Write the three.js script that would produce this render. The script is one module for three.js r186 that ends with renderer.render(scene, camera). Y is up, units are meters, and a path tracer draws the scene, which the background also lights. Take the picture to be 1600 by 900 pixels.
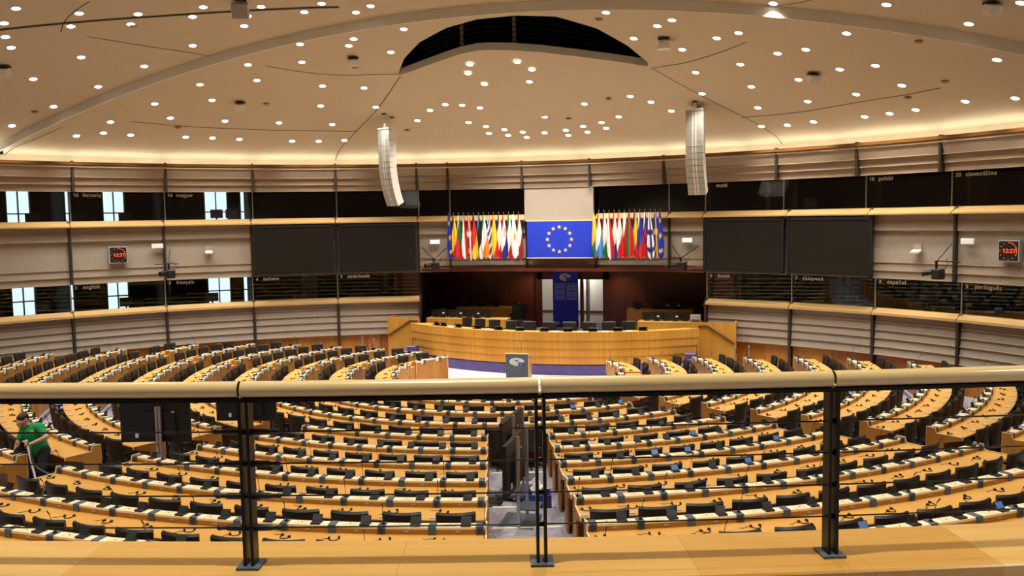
import * as THREE from 'three';
import { mergeGeometries } from 'three/addons/utils/BufferGeometryUtils.js';
import { RoundedBoxGeometry } from 'three/addons/geometries/RoundedBoxGeometry.js';
import { TextGeometry } from 'three/addons/geometries/TextGeometry.js';
import { FontLoader } from 'three/addons/loaders/FontLoader.js';
import { MarchingCubes } from 'three/addons/objects/MarchingCubes.js';
import { RectAreaLightUniformsLib } from 'three/addons/lights/RectAreaLightUniformsLib.js';

// ------------------------------------------------------------------ camera, sky, exposure
// World: origin on the chamber floor at the centre of the seating rings, tribune towards -z, gallery towards +z.
const D2R = Math.PI / 180;
const scene = new THREE.Scene();
const camera = new THREE.PerspectiveCamera(36.87, 16 / 9, 0.05, 200);
camera.position.set(7.53, 5.55, 25.68);
camera.rotation.order = 'YXZ';
camera.rotation.set(-0.0802, 16 * D2R, -0.0163);
scene.add(camera);
scene.background = new THREE.Color().setRGB(0.74, 0.87, 1.0).multiplyScalar(1.9);
const renderer = new THREE.WebGLRenderer({ antialias: true });
renderer.toneMapping = THREE.LinearToneMapping;
renderer.toneMappingExposure = 0.93;
renderer.shadowMap.enabled = true;
RectAreaLightUniformsLib.init();
const LAMP = 22;                      // candela of one ceiling downlight
const LAMP_COL = new THREE.Color().setRGB(1, 0.95, 0.85);
const COVE = 9;                       // radiance of the cove strips
const COVE_COL = new THREE.Color().setRGB(1, 0.95, 0.78);

// ------------------------------------------------------------------ small tools
let seed = 7;
const rnd = () => { seed = (seed * 1664525 + 1013904223) >>> 0; return seed / 4294967296; };
const used = new Map();
const numbered = (n) => { const k = used.get(n) || 0; used.set(n, k + 1); return k ? n + '_' + String(k).padStart(3, '0') : n; };
const V = (x, y, z) => new THREE.Vector3(x, y, z);
function mesh(name, geo, mat, parent) { const m = new THREE.Mesh(geo, mat); m.name = name; m.castShadow = m.receiveShadow = true; parent.add(m); return m; }
function tag(o, label, category, group) { o.userData.label = label; o.userData.category = category; if (group) o.userData.group = group; return o; }
function thing(name, label, category, [x, y, z] = [0, 0, 0], turn = 0, group) {
  const o = new THREE.Group(); o.name = numbered(name); o.position.set(x, y, z); o.rotation.y = turn; scene.add(o); return tag(o, label, category, group);
}
function struct(name, label, category = 'structure') { const o = new THREE.Group(); o.name = name; o.userData.kind = 'structure'; scene.add(o); return tag(o, label, category); }
function structMesh(name, geo, mat, label, category = 'structure') { const m = mesh(name, geo, mat, scene); m.userData.kind = 'structure'; return tag(m, label, category); }
// box with uv in metres
function box(w, h, d, x = 0, y = 0, z = 0) {
  const g = new THREE.BoxGeometry(w, h, d), u = g.attributes.uv, s = [[d, h], [d, h], [w, d], [w, d], [w, h], [w, h]];
  for (let i = 0; i < 24; i++) { const f = s[i >> 2]; u.setXY(i, u.getX(i) * f[0], u.getY(i) * f[1]); }
  return g.translate(x, y, z);
}
const cyl = (r0, r1, h, n = 12) => new THREE.CylinderGeometry(r0, r1, h, n);
const bar = (a, b, r, n = 6) => { const d = b.clone().sub(a), g = cyl(r, r, d.length(), n); g.applyQuaternion(new THREE.Quaternion().setFromUnitVectors(V(0, 1, 0), d.clone().normalize())); return g.translate((a.x + b.x) / 2, (a.y + b.y) / 2, (a.z + b.z) / 2); };
const merge = (l) => mergeGeometries(l.map((g) => (g.index ? g.toNonIndexed() : g)).map((g) => { for (const k of Object.keys(g.attributes)) if (!['position', 'normal', 'uv'].includes(k)) g.deleteAttribute(k); return g; }));
// a closed (r, y) outline swept round a vertical axis at (cx, cz); the angle runs from sgn*z towards +x
function sweep(cx, cz, sgn, prof, a0, a1, n, caps = true) {
  let ar = 0; const N = prof.length;
  for (let i = 0; i < N; i++) { const p = prof[i], q = prof[(i + 1) % N]; ar += p[0] * q[1] - q[0] * p[1]; }
  if (ar < 0) prof = prof.slice().reverse();
  const P = [], Q = [], U = []; let len = 0; const rr = prof[0][0];
  const pt = (p, a) => [cx + p[0] * Math.sin(a), p[1], cz + sgn * p[0] * Math.cos(a)];
  const tri = (a, b, c, na, nb, nc, ua, ub, uc) => {
    const e = [b[0] - a[0], b[1] - a[1], b[2] - a[2]], f = [c[0] - a[0], c[1] - a[1], c[2] - a[2]];
    const x = [e[1] * f[2] - e[2] * f[1], e[2] * f[0] - e[0] * f[2], e[0] * f[1] - e[1] * f[0]];
    if (x[0] * na[0] + x[1] * na[1] + x[2] * na[2] < 0) { [b, c] = [c, b]; [nb, nc] = [nc, nb]; [ub, uc] = [uc, ub]; }
    P.push(...a, ...b, ...c); Q.push(...na, ...nb, ...nc); U.push(...ua, ...ub, ...uc);
  };
  for (let i = 0; i < N; i++) {
    const p = prof[i], q = prof[(i + 1) % N], dr = q[0] - p[0], dy = q[1] - p[1], L = Math.hypot(dr, dy); if (L < 1e-6) continue;
    const nr = dy / L, ny = -dr / L;
    for (let k = 0; k < n; k++) {
      const a = a0 + (a1 - a0) * k / n, b = a0 + (a1 - a0) * (k + 1) / n;
      const na = [nr * Math.sin(a), ny, sgn * nr * Math.cos(a)], nb = [nr * Math.sin(b), ny, sgn * nr * Math.cos(b)];
      const A = pt(p, a), B = pt(q, a), C = pt(q, b), E = pt(p, b), ua = [a * rr, len], ub = [a * rr, len + L], uc = [b * rr, len + L], ud = [b * rr, len];
      tri(A, B, C, na, na, nb, ua, ub, uc); tri(A, C, E, na, nb, nb, ua, uc, ud);
    }
    len += L;
  }
  if (caps) {
    const T = THREE.ShapeUtils.triangulateShape(prof.map((p) => new THREE.Vector2(p[0], p[1])), []);
    for (const [a, s] of [[a0, -1], [a1, 1]]) {
      const nn = [s * Math.cos(a), 0, -s * sgn * Math.sin(a)];
      for (const t of T) tri(pt(prof[t[0]], a), pt(prof[t[1]], a), pt(prof[t[2]], a), nn, nn, nn, prof[t[0]], prof[t[1]], prof[t[2]]);
    }
  }
  const g = new THREE.BufferGeometry();
  g.setAttribute('position', new THREE.Float32BufferAttribute(P, 3)); g.setAttribute('normal', new THREE.Float32BufferAttribute(Q, 3)); g.setAttribute('uv', new THREE.Float32BufferAttribute(U, 2));
  return g;
}
const rect = (r0, r1, y0, y1) => [[r0, y0], [r1, y0], [r1, y1], [r0, y1]];
const nseg = (r, a) => Math.max(1, Math.ceil(Math.abs(a) * r / 0.4));
const ORD = ['zeroth', 'first', 'second', 'third', 'fourth', 'fifth', 'sixth', 'seventh', 'eighth', 'ninth', 'tenth', 'eleventh', 'twelfth', 'thirteenth', 'fourteenth', 'fifteenth', 'sixteenth', 'seventeenth', 'eighteenth', 'nineteenth', 'twentieth'];
const ord = (n) => (n < 21 ? ORD[n] : n + ({ 1: 'st', 2: 'nd', 3: 'rd' }[n % 10] || 'th'));

// ------------------------------------------------------------------ procedural surfaces
const hash = (x, y, s) => { let h = (x * 374761393 + y * 668265263 + s * 1442695041) | 0; h = Math.imul(h ^ (h >>> 13), 1274126177); return ((h ^ (h >>> 16)) >>> 0) / 4294967296; };
function noise(x, y, px, py, s) {             // value noise, tiling with period px, py
  const xi = Math.floor(x), yi = Math.floor(y), f = x - xi, g = y - yi, u = f * f * (3 - 2 * f), v = g * g * (3 - 2 * g), m = (a, p) => ((a % p) + p) % p;
  const a = hash(m(xi, px), m(yi, py), s), b = hash(m(xi + 1, px), m(yi, py), s), c = hash(m(xi, px), m(yi + 1, py), s), d = hash(m(xi + 1, px), m(yi + 1, py), s);
  return a + (b - a) * u + (c - a) * v + (a - b - c + d) * u * v;
}
function texture(n, f, metres, colour = true) {
  const d = new Uint8Array(n * n * 4);
  for (let y = 0; y < n; y++) for (let x = 0; x < n; x++) { const c = f(x / n, y / n), i = (y * n + x) * 4; d[i] = Math.min(255, c[0] * 255); d[i + 1] = Math.min(255, c[1] * 255); d[i + 2] = Math.min(255, c[2] * 255); d[i + 3] = 255; }
  const t = new THREE.DataTexture(d, n, n); t.wrapS = t.wrapT = THREE.RepeatWrapping; t.magFilter = THREE.LinearFilter; t.minFilter = THREE.LinearMipmapLinearFilter; t.generateMipmaps = true;
  t.repeat.set(1 / metres, 1 / metres); if (colour) t.colorSpace = THREE.SRGBColorSpace; t.needsUpdate = true; return t;
}
const mix = (a, b, t) => a.map((v, i) => v + (b[i] - v) * t);
// wood: grain along u (along = 'u') or v; leaf = number of veneer leaves across the tile
function woodMap(c0, c1, along, leaf, s) {
  return texture(256, (x, y) => {
    const [a, b] = along === 'u' ? [x, y] : [y, x];
    const g = noise(a * 3, b * 40, 3, 40, s) * 0.5 + noise(a * 6, b * 110, 6, 110, s + 1) * 0.3 + noise(a * 2, b * 6, 2, 6, s + 2) * 0.35;
    const l = leaf ? (hash(Math.floor(b * leaf), 3, s) - 0.5) * 0.45 : 0;
    return mix(c0, c1, Math.min(1, Math.max(0, g * 0.9 + l)));
  }, 1.6);
}
const std = (o) => new THREE.MeshPhysicalMaterial(o);
const speck = (c, amt, s, m) => texture(128, (x, y) => { const g = 1 + (noise(x * 64, y * 64, 64, 64, s) - 0.5) * amt + (noise(x * 9, y * 9, 9, 9, s + 5) - 0.5) * amt * 0.6; return c.map((v) => v * g); }, m);
const hex = (h) => [(h >> 16 & 255) / 255, (h >> 8 & 255) / 255, (h & 255) / 255];
const wood = (a, b, along, leaf, s, rough, o = {}) => std({ map: woodMap(hex(a), hex(b), along, leaf, s), roughness: rough, ...o });
const M = {
  desk: wood(0xd6a252, 0xc48c3c, 'u', 0, 11, 0.42),
  ledge: wood(0xf7eac8, 0xecd9ae, 'u', 0, 21, 0.4),
  face: wood(0xb37d2c, 0x99661c, 'u', 0, 31, 0.45),
  front: [wood(0xbc8234, 0x9f6722, 'v', 5, 41, 0.4), wood(0xb47a2e, 0x965f1e, 'v', 4, 47, 0.4), wood(0xc28a3a, 0xa87028, 'v', 6, 53, 0.4)],
  edge: std({ color: 0xe6cfa0, roughness: 0.5 }),
  trib: wood(0xd09a3e, 0xb67d28, 'v', 7, 61, 0.42),
  tribTop: wood(0xdcab58, 0xc8933f, 'u', 0, 67, 0.4),
  base: [wood(0xbd7a26, 0x9c5c17, 'v', 2, 71, 0.38), wood(0xc7842f, 0xaa691c, 'v', 2, 73, 0.38), wood(0xb06a20, 0x8d4d14, 'v', 2, 79, 0.38)],
  sill: wood(0xceac74, 0xb9935c, 'u', 0, 83, 0.4),
  trim: wood(0x84561f, 0x6a4015, 'u', 0, 89, 0.45),
  lip: std({ color: 0xa98c68, roughness: 0.5 }),
  rail: wood(0xe6cc94, 0xdabd80, 'u', 0, 97, 0.22, { clearcoat: 0.8, clearcoatRoughness: 0.12 }),
  plank: [wood(0xd8ab60, 0xc69648, 'u', 0, 101, 0.3, { clearcoat: 0.4, clearcoatRoughness: 0.2 }), wood(0xdeb46c, 0xcd9f54, 'u', 0, 103, 0.3, { clearcoat: 0.4, clearcoatRoughness: 0.2 }), wood(0xd2a254, 0xbf8c40, 'u', 0, 107, 0.3, { clearcoat: 0.4, clearcoatRoughness: 0.2 })],
  mahog: [wood(0x5e2410, 0x45170a, 'v', 4, 109, 0.35), wood(0x682a13, 0x4d1b0c, 'v', 4, 113, 0.35)],
  panel: std({ map: speck(hex(0x9c9083), 0.06, 3, 0.8), roughness: 0.5 }),
  upper: std({ map: speck(hex(0x9c8a78), 0.04, 4, 0.8), roughness: 0.32, metalness: 0.35 }),
  post: std({ color: 0x4b4238, roughness: 0.4, metalness: 0.6 }),
  ceil: std({ map: speck([0.80, 0.74, 0.63], 0.02, 5, 2.5), roughness: 0.85 }),
  fascia: std({ color: 0xe6e2d4, roughness: 0.7 }),
  joint: std({ color: 0x3a2c1c, roughness: 0.8 }),
  void: std({ color: 0x0c0a08, roughness: 0.9 }),
  carpet: std({ map: speck([0.60, 0.58, 0.62], 0.16, 6, 0.7), roughness: 0.95 }),
  pale: std({ map: speck([0.88, 0.85, 0.80], 0.05, 7, 1.2), roughness: 0.6 }),
  blue: std({ map: speck([0.33, 0.29, 0.52], 0.14, 8, 0.6), roughness: 0.95 }),
  nosing: std({ color: 0xe8e0c8, roughness: 0.6 }),
  slate: std({ color: 0x4a5662, roughness: 0.5 }),
  grille: std({ color: 0x2b3036, roughness: 0.6 }),
  black: std({ color: 0x121212, roughness: 0.45 }),
  satin: std({ color: 0x1a1712, roughness: 0.35, metalness: 0.5 }),
  leather: std({ map: speck([0.135, 0.125, 0.11], 0.1, 9, 0.4), roughness: 0.42 }),
  white: std({ color: 0xe9e6df, roughness: 0.5 }),
  mesh: std({ color: 0xa9a59a, roughness: 0.6 }),
  steel: std({ color: 0xb8b6b0, roughness: 0.3, metalness: 0.8 }),
  screen: std({ color: 0x120e07, roughness: 0.42 }),
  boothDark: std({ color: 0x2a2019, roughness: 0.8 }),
  boothPale: std({ color: 0x8fa39c, roughness: 0.8 }),
  glass: std({ color: 0xf6faf8, roughness: 0.0, transmission: 1, thickness: 0, ior: 1.5 }),
  glow: std({ color: 0xffffff, emissive: new THREE.Color(1, 0.96, 0.88), emissiveIntensity: 5 }),
  lit: std({ color: 0xffffff, emissive: new THREE.Color(1, 0.97, 0.9), emissiveIntensity: 1.6 }),
  red: std({ color: 0x330000, emissive: new THREE.Color(1, 0.10, 0.03), emissiveIntensity: 1.5 }),
  blueScreen: std({ color: 0x0a1020, emissive: new THREE.Color(0.18, 0.33, 0.7), emissiveIntensity: 0.5, roughness: 0.3 }),
  greenScreen: std({ color: 0x1c2a17, roughness: 0.3 }),
};
const font = await new FontLoader().loadAsync('fonts/droid/droid_sans_bold.typeface.json');
const text = (s, size, depth = 0.004) => { const g = new TextGeometry(s, { font, size, depth, curveSegments: 3 }); g.computeBoundingBox(); return g; };

// ------------------------------------------------------------------ the hall's geometry
const WZ = 11.81, WR = 19.8;                                  // axis and radius of the round wall; angles from -z
const wallAt = (a, r = WR, y = 0) => V(r * Math.sin(a), y, WZ - r * Math.cos(a));
const rowR = [], rowF = [];                                   // ring radii and floor heights, innermost first
for (let k = 0; k < 11; k++) { const i = k - 3; rowR.push(7.675 + 1.375 * i); rowF.push(Math.max(0, 4.70 - (4.57 - i * 0.067 - 0.0079 * i * i))); }
rowF[0] = 0; rowR[4] += 0.05; rowR[9] += 0.11; rowR[10] += 0.12;
const domeY = (x, z) => 12.2 - 0.0109 * (x * x + (z - WZ) ** 2) + (z > 2.3 ? 0.25 : 0);

// ------------------------------------------------------------------ floor
{
  const fl = struct('floor', 'stepped grey carpet floor of the chamber', 'floor');
  mesh('carpet', cyl(22.9, 22.9, 0.2, 96).translate(0, -0.105, WZ), M.carpet, fl);
  const half = [127, 126, 119, 112, 107.5, 102, 96, 87.5, 78, 70, 62];
  for (let k = 1; k < 11; k++) {
    const r0 = rowR[k - 1] + 1.22, r1 = k === 10 ? 22.5 : rowR[k] + 1.22, a = half[k] * D2R, y = rowF[k];
    const n = nseg(r1, 2 * a), lo = k === 10 ? -0.005 : 0;
    const out = (t) => { const c = Math.cos(t), B = WZ * c; return Math.min(r1, B + Math.sqrt(B * B - WZ * WZ + 19.7 * 19.7)); };
    const list = [];
    for (let j = 0; j < n; j++) { const t0 = -a + 2 * a * j / n, t1 = -a + 2 * a * (j + 1) / n, o = Math.min(out(t0), out(t1)); if (o > r0 + 0.05) list.push(sweep(0, 0, 1, rect(r0, o, lo, y), t0, t1, 1)); }
    mesh('terrace', mergeGeometries(list), M.carpet, fl);
    for (const c of [-17.5, 17.5]) if (k >= 4) { const w = 0.56 / r0; mesh('step_nosing', sweep(0, 0, 1, rect(r0 - 0.012, r0 + 0.05, y - 0.03, y + 0.006), c * D2R - w, c * D2R + w, 3), M.nosing, fl); }
  }
  mesh('pale_floor', sweep(0, 0, 1, rect(0.01, 3.3, 0, 0.006), -128 * D2R, 128 * D2R, 60), M.pale, fl);
  mesh('pale_floor', merge([box(13.4, 0.006, 2.7, 0, 0.002, -3.55)]), M.pale, fl);
}

// ------------------------------------------------------------------ round wall with panels, sills, glass and interpreter booths
const POSTS = [-64.2, -54.7, -45.4, -36.1, -26.6, -17.0, 16.6, 25.8, 34.3, 42.4, 50.6];
const UPPER = [-64.2, -54.4, -45.1, -35.8, -26.4, -16.9, -13.2, -4.3, 3.8, 12.5, 16.6, 25.1, 33.5, 41.6, 50.0];
const MID = [-64.2, -54.7, -45.4, -36.1, -26.6, -17.0, -13.2, -4.1, 4.1, 12.6, 16.6, 25.8, 34.2, 42.2, 50.3];
const wsweep = (prof, a0, a1, caps) => sweep(0, WZ, -1, prof, a0 * D2R, a1 * D2R, nseg(WR, (a1 - a0) * D2R), caps);
const sides = {
  left: struct('wall_left', 'curved left wall of lapped beige panels with wooden sills', 'wall'),
  right: struct('wall_right', 'curved right wall of lapped beige panels with wooden sills', 'wall'),
  front: struct('wall_front', 'wall section above the tribune recess with lapped beige panels', 'wall'),
};
const sideOf = (a) => (a < -16.8 ? sides.left : a > 16.4 ? sides.right : sides.front);
function lapped(parent, a0, a1, rTop, rBot, ys, mat = M.panel) {      // boards between heights ys, each bottom edge standing proud of the next
  for (let i = 0; i + 1 < ys.length; i++) {
    const y1 = ys[i], y0 = ys[i + 1], t0 = i / (ys.length - 1), t1 = (i + 1) / (ys.length - 1), ra = rTop + (rBot - rTop) * t0, rb = rTop + (rBot - rTop) * t1;
    const b = mesh('panel_board', wsweep([[ra, y1], [ra + 0.05, y1], [rb + 0.05, y0], [rb - 0.018, y0]], a0, a1), mat, parent);
    mesh('board_lip', wsweep(rect(rb - 0.06, rb + 0.03, y0 - 0.008, y0 + 0.012), a0, a1), M.lip, b);
  }
}
for (let i = 0; i + 1 < POSTS.length; i++) {                          // lower storey
  if (POSTS[i] === -17.0) continue;
  const a0 = POSTS[i], a1 = POSTS[i + 1], s = sideOf((a0 + a1) / 2), e0 = a0 + 0.16, e1 = a1 - 0.16, m = (a0 + a1) / 2;
  mesh('base_panel', wsweep(rect(19.85, 19.9, 0, 0.95), e0, m - 0.02), M.base[i % 3], s);
  mesh('base_panel', wsweep(rect(19.85, 19.9, 0, 0.95), m + 0.02, e1), M.base[(i + 1) % 3], s);
  lapped(s, e0, e1, 19.82, 19.72, [2.27, 2.01, 1.75, 1.49, 1.22, 0.95]);
  mesh('sill', wsweep([[19.58, 2.25], [20.0, 2.25], [20.0, 2.46], [19.84, 2.46], [19.58, 2.33]], a0 + 0.05, a1 - 0.05), M.sill, s);
}
for (let i = 0; i + 1 < MID.length; i++) {                            // middle storey
  const a0 = MID[i], a1 = MID[i + 1], s = sideOf((a0 + a1) / 2), e0 = a0 + 0.14, e1 = a1 - 0.14;
  const flag = a0 === -4.1;
  lapped(s, e0, e1, 19.6, 19.58, [5.5, 5.24, 4.98]);
  lapped(s, e0, e1, 19.64, 19.66, [4.98, 3.96], M.panel);
  lapped(s, e0, e1, 19.64, 19.66, [3.96, 3.70, 3.45]);
  if (!flag) mesh('sill', wsweep([[19.3, 5.48], [19.9, 5.48], [19.9, 5.70], [19.66, 5.70], [19.3, 5.53]], a0 + 0.05, a1 - 0.05), M.sill, s);
  else mesh('blank_panel', wsweep(rect(19.2, 19.3, 5.44, 6.74), a0, a1), M.panel, s);
}
for (let i = 0; i + 1 < UPPER.length; i++) {                          // upper storey
  const a0 = UPPER[i], a1 = UPPER[i + 1], s = sideOf((a0 + a1) / 2), e0 = a0 + 0.14, e1 = a1 - 0.14;
  lapped(s, e0, e1, 18.98, 19.10, [7.66, 7.24], M.upper);
  lapped(s, e0, e1, 19.12, 19.22, [7.24, 6.99, 6.74], M.upper);
  mesh('top_trim', wsweep(rect(18.90, 19.02, 7.66, 7.76), a0, a1), M.trim, s);
}
function post(a, y0, y1, r, s) { const w = 0.04; mesh('wall_post', wsweep(rect(r - 0.10, r + 0.05, y0, y1), a - w / r / D2R, a + w / r / D2R), M.post, s); }
POSTS.forEach((a) => { const s = sideOf(a); post(a, 0, 2.27, 19.74, s);
  for (const d of [-0.13, 0.13]) mesh('sill_clip', bar(wallAt((a + d) * D2R, 19.56, 2.2), wallAt((a + d) * D2R, 19.84, 2.5), 0.016), M.post, s); });
MID.forEach((a) => { const s = sideOf(a); if (Math.abs(a) > 3 && Math.abs(a) < 5) post(a, 3.45, 4.0, 19.6, s); else { post(a, 3.45, 5.5, 19.6, s); for (const d of [-0.12, 0.12]) mesh('sill_clip', bar(wallAt((a + d) * D2R, 19.28, 5.42), wallAt((a + d) * D2R, 19.66, 5.74), 0.016), M.post, s); } });
UPPER.forEach((a) => post(a, 6.72, 7.80, 19.08, sideOf(a)));
// the rest of the drum behind the camera, and the shell that closes the booths; daylight windows in the left bays
mesh('plain_wall', wsweep(rect(19.8, 20.0, 0, 8.2), 50.6, 295.8), M.panel, sides.right);
const WINDOWS = [[-58.4, -56.3], [-53.9, -52.9], [-50.0, -47.9], [-40.3, -37.9], [-36.7, -35.7]];
{
  const shell = struct('wall_back', 'dark rear wall of the interpreter booths with daylight windows', 'wall');
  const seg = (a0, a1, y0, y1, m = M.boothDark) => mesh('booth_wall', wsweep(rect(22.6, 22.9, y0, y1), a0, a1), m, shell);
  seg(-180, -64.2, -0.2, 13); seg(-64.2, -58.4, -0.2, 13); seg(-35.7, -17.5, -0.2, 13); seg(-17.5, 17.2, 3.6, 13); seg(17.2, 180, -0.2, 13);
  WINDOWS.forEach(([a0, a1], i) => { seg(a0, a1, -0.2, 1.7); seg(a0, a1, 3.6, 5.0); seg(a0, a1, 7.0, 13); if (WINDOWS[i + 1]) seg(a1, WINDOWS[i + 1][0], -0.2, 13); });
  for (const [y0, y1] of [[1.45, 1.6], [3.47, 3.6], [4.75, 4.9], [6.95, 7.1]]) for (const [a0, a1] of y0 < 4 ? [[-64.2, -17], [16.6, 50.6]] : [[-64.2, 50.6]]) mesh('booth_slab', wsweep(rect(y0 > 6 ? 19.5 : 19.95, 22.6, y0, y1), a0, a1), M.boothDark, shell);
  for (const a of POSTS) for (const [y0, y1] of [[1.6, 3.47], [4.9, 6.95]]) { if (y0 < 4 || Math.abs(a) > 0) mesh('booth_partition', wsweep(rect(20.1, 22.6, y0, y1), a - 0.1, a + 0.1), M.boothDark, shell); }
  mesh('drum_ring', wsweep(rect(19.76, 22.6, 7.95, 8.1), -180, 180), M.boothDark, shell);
  // pale doors and curtains seen in some booths
  for (const [a0, a1, y0, y1] of [[-30.5, -28.9, 1.6, 3.4], [-21.7, -21.1, 2.4, 3.3], [18.4, 19.6, 1.6, 3.4], [27.3, 27.9, 1.6, 3.4], [28.1, 28.5, 1.6, 3.4], [34.9, 36.4, 1.6, 3.4], [20.2, 20.5, 4.9, 6.8], [44.0, 44.6, 2.5, 3.1]]) mesh('pale_curtain', wsweep(rect(22.5, 22.58, y0, y1), a0, a1), M.boothPale, shell);
  let n = 0;
  for (const [a0, a1] of WINDOWS) for (const [y0, y1] of [[1.7, 3.6], [5.0, 7.0]]) {
    const w = struct('window_' + (++n), 'daylight window behind ' + (y0 < 3 ? 'lower' : 'upper') + ' booth glass, ' + ord(Math.ceil(n / 2)) + ' from the left', 'window');
    mesh('pane', wsweep(rect(22.74, 22.75, y0, y1), a0, a1), M.glass, w);
    const mid = (a0 + a1) / 2;
    mesh('window_frame', merge([wsweep(rect(22.68, 22.78, y0, y1), a0, a0 + 0.12), wsweep(rect(22.68, 22.78, y0, y1), a1 - 0.12, a1), wsweep(rect(22.68, 22.78, y0, y1), mid - 0.06, mid + 0.06), wsweep(rect(22.68, 22.78, y0 + 1.0, y0 + 1.05), a0, a1)]), M.white, w);
  }
}
// glass fronts of the booths, with the language names lettered on them
{
  let n = 20;
  const pane = (a0, a1, y0, y1, r, label, txt) => {
    const w = struct('window_' + (++n), label, 'window');
    mesh('glass_pane', wsweep(rect(r, r + 0.012, y0, y1), a0 + 0.1, a1 - 0.1), M.glass, w);
    mesh('mullion', wsweep(rect(r - 0.02, r + 0.04, y0, y1), a0 - 0.05, a0 + 0.05), M.steel, w);
    if (txt) txt.forEach(([s, da, size]) => { const g = text(s, size), a = (a0 + da) * D2R, p = wallAt(a, r - 0.03, y1 - 0.19); g.rotateY(-a); mesh('lettering', g.translate(p.x, p.y, p.z), M.white, w); });
  };
  const low = { '-54.7': ['2', 'english'], '-45.4': ['3', 'français'], '-36.1': ['4', 'italiano'], '-26.6': ['5', 'nederlands'], 16.6: ['6', 'dansk'], 25.8: ['7', 'ελληνικά'], 34.3: ['8', 'español'], 42.4: ['9', 'português'] };
  for (let i = 0; i + 1 < POSTS.length; i++) if (POSTS[i] !== -17.0) { const t = low[POSTS[i]]; pane(POSTS[i], POSTS[i + 1], 2.46, 3.45, 19.86, t ? 'lower booth window lettered ' + t[1] + ' above the panelled wall' : 'lower booth window at the edge of the picture, without lettering ' + (POSTS[i] < 0 ? 'left' : 'right'), t && [[t[0], 0.35, 0.12], [t[1], 1.15, 0.12]]); }
  const up = { '-54.4': ['16', 'lietuvių'], '-45.1': ['14', 'magyar'], 16.6: ['', 'malti'], 33.5: ['18', 'polski'], 41.6: ['20', 'slovenščina'] };
  for (let i = 0; i + 1 < UPPER.length; i++) if (UPPER[i] !== -4.3) { const t = up[UPPER[i]]; pane(UPPER[i], UPPER[i + 1], 5.70, 6.76, 19.68, t ? 'upper booth window lettered ' + t[1] + ' under the ceiling panels' : 'dark upper booth window, ' + ord(i + 1) + ' bay counted from the left', t && [...(t[0] ? [[t[0], 0.3, 0.12]] : []), [t[1], 1.2, 0.12]]); }
}

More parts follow.
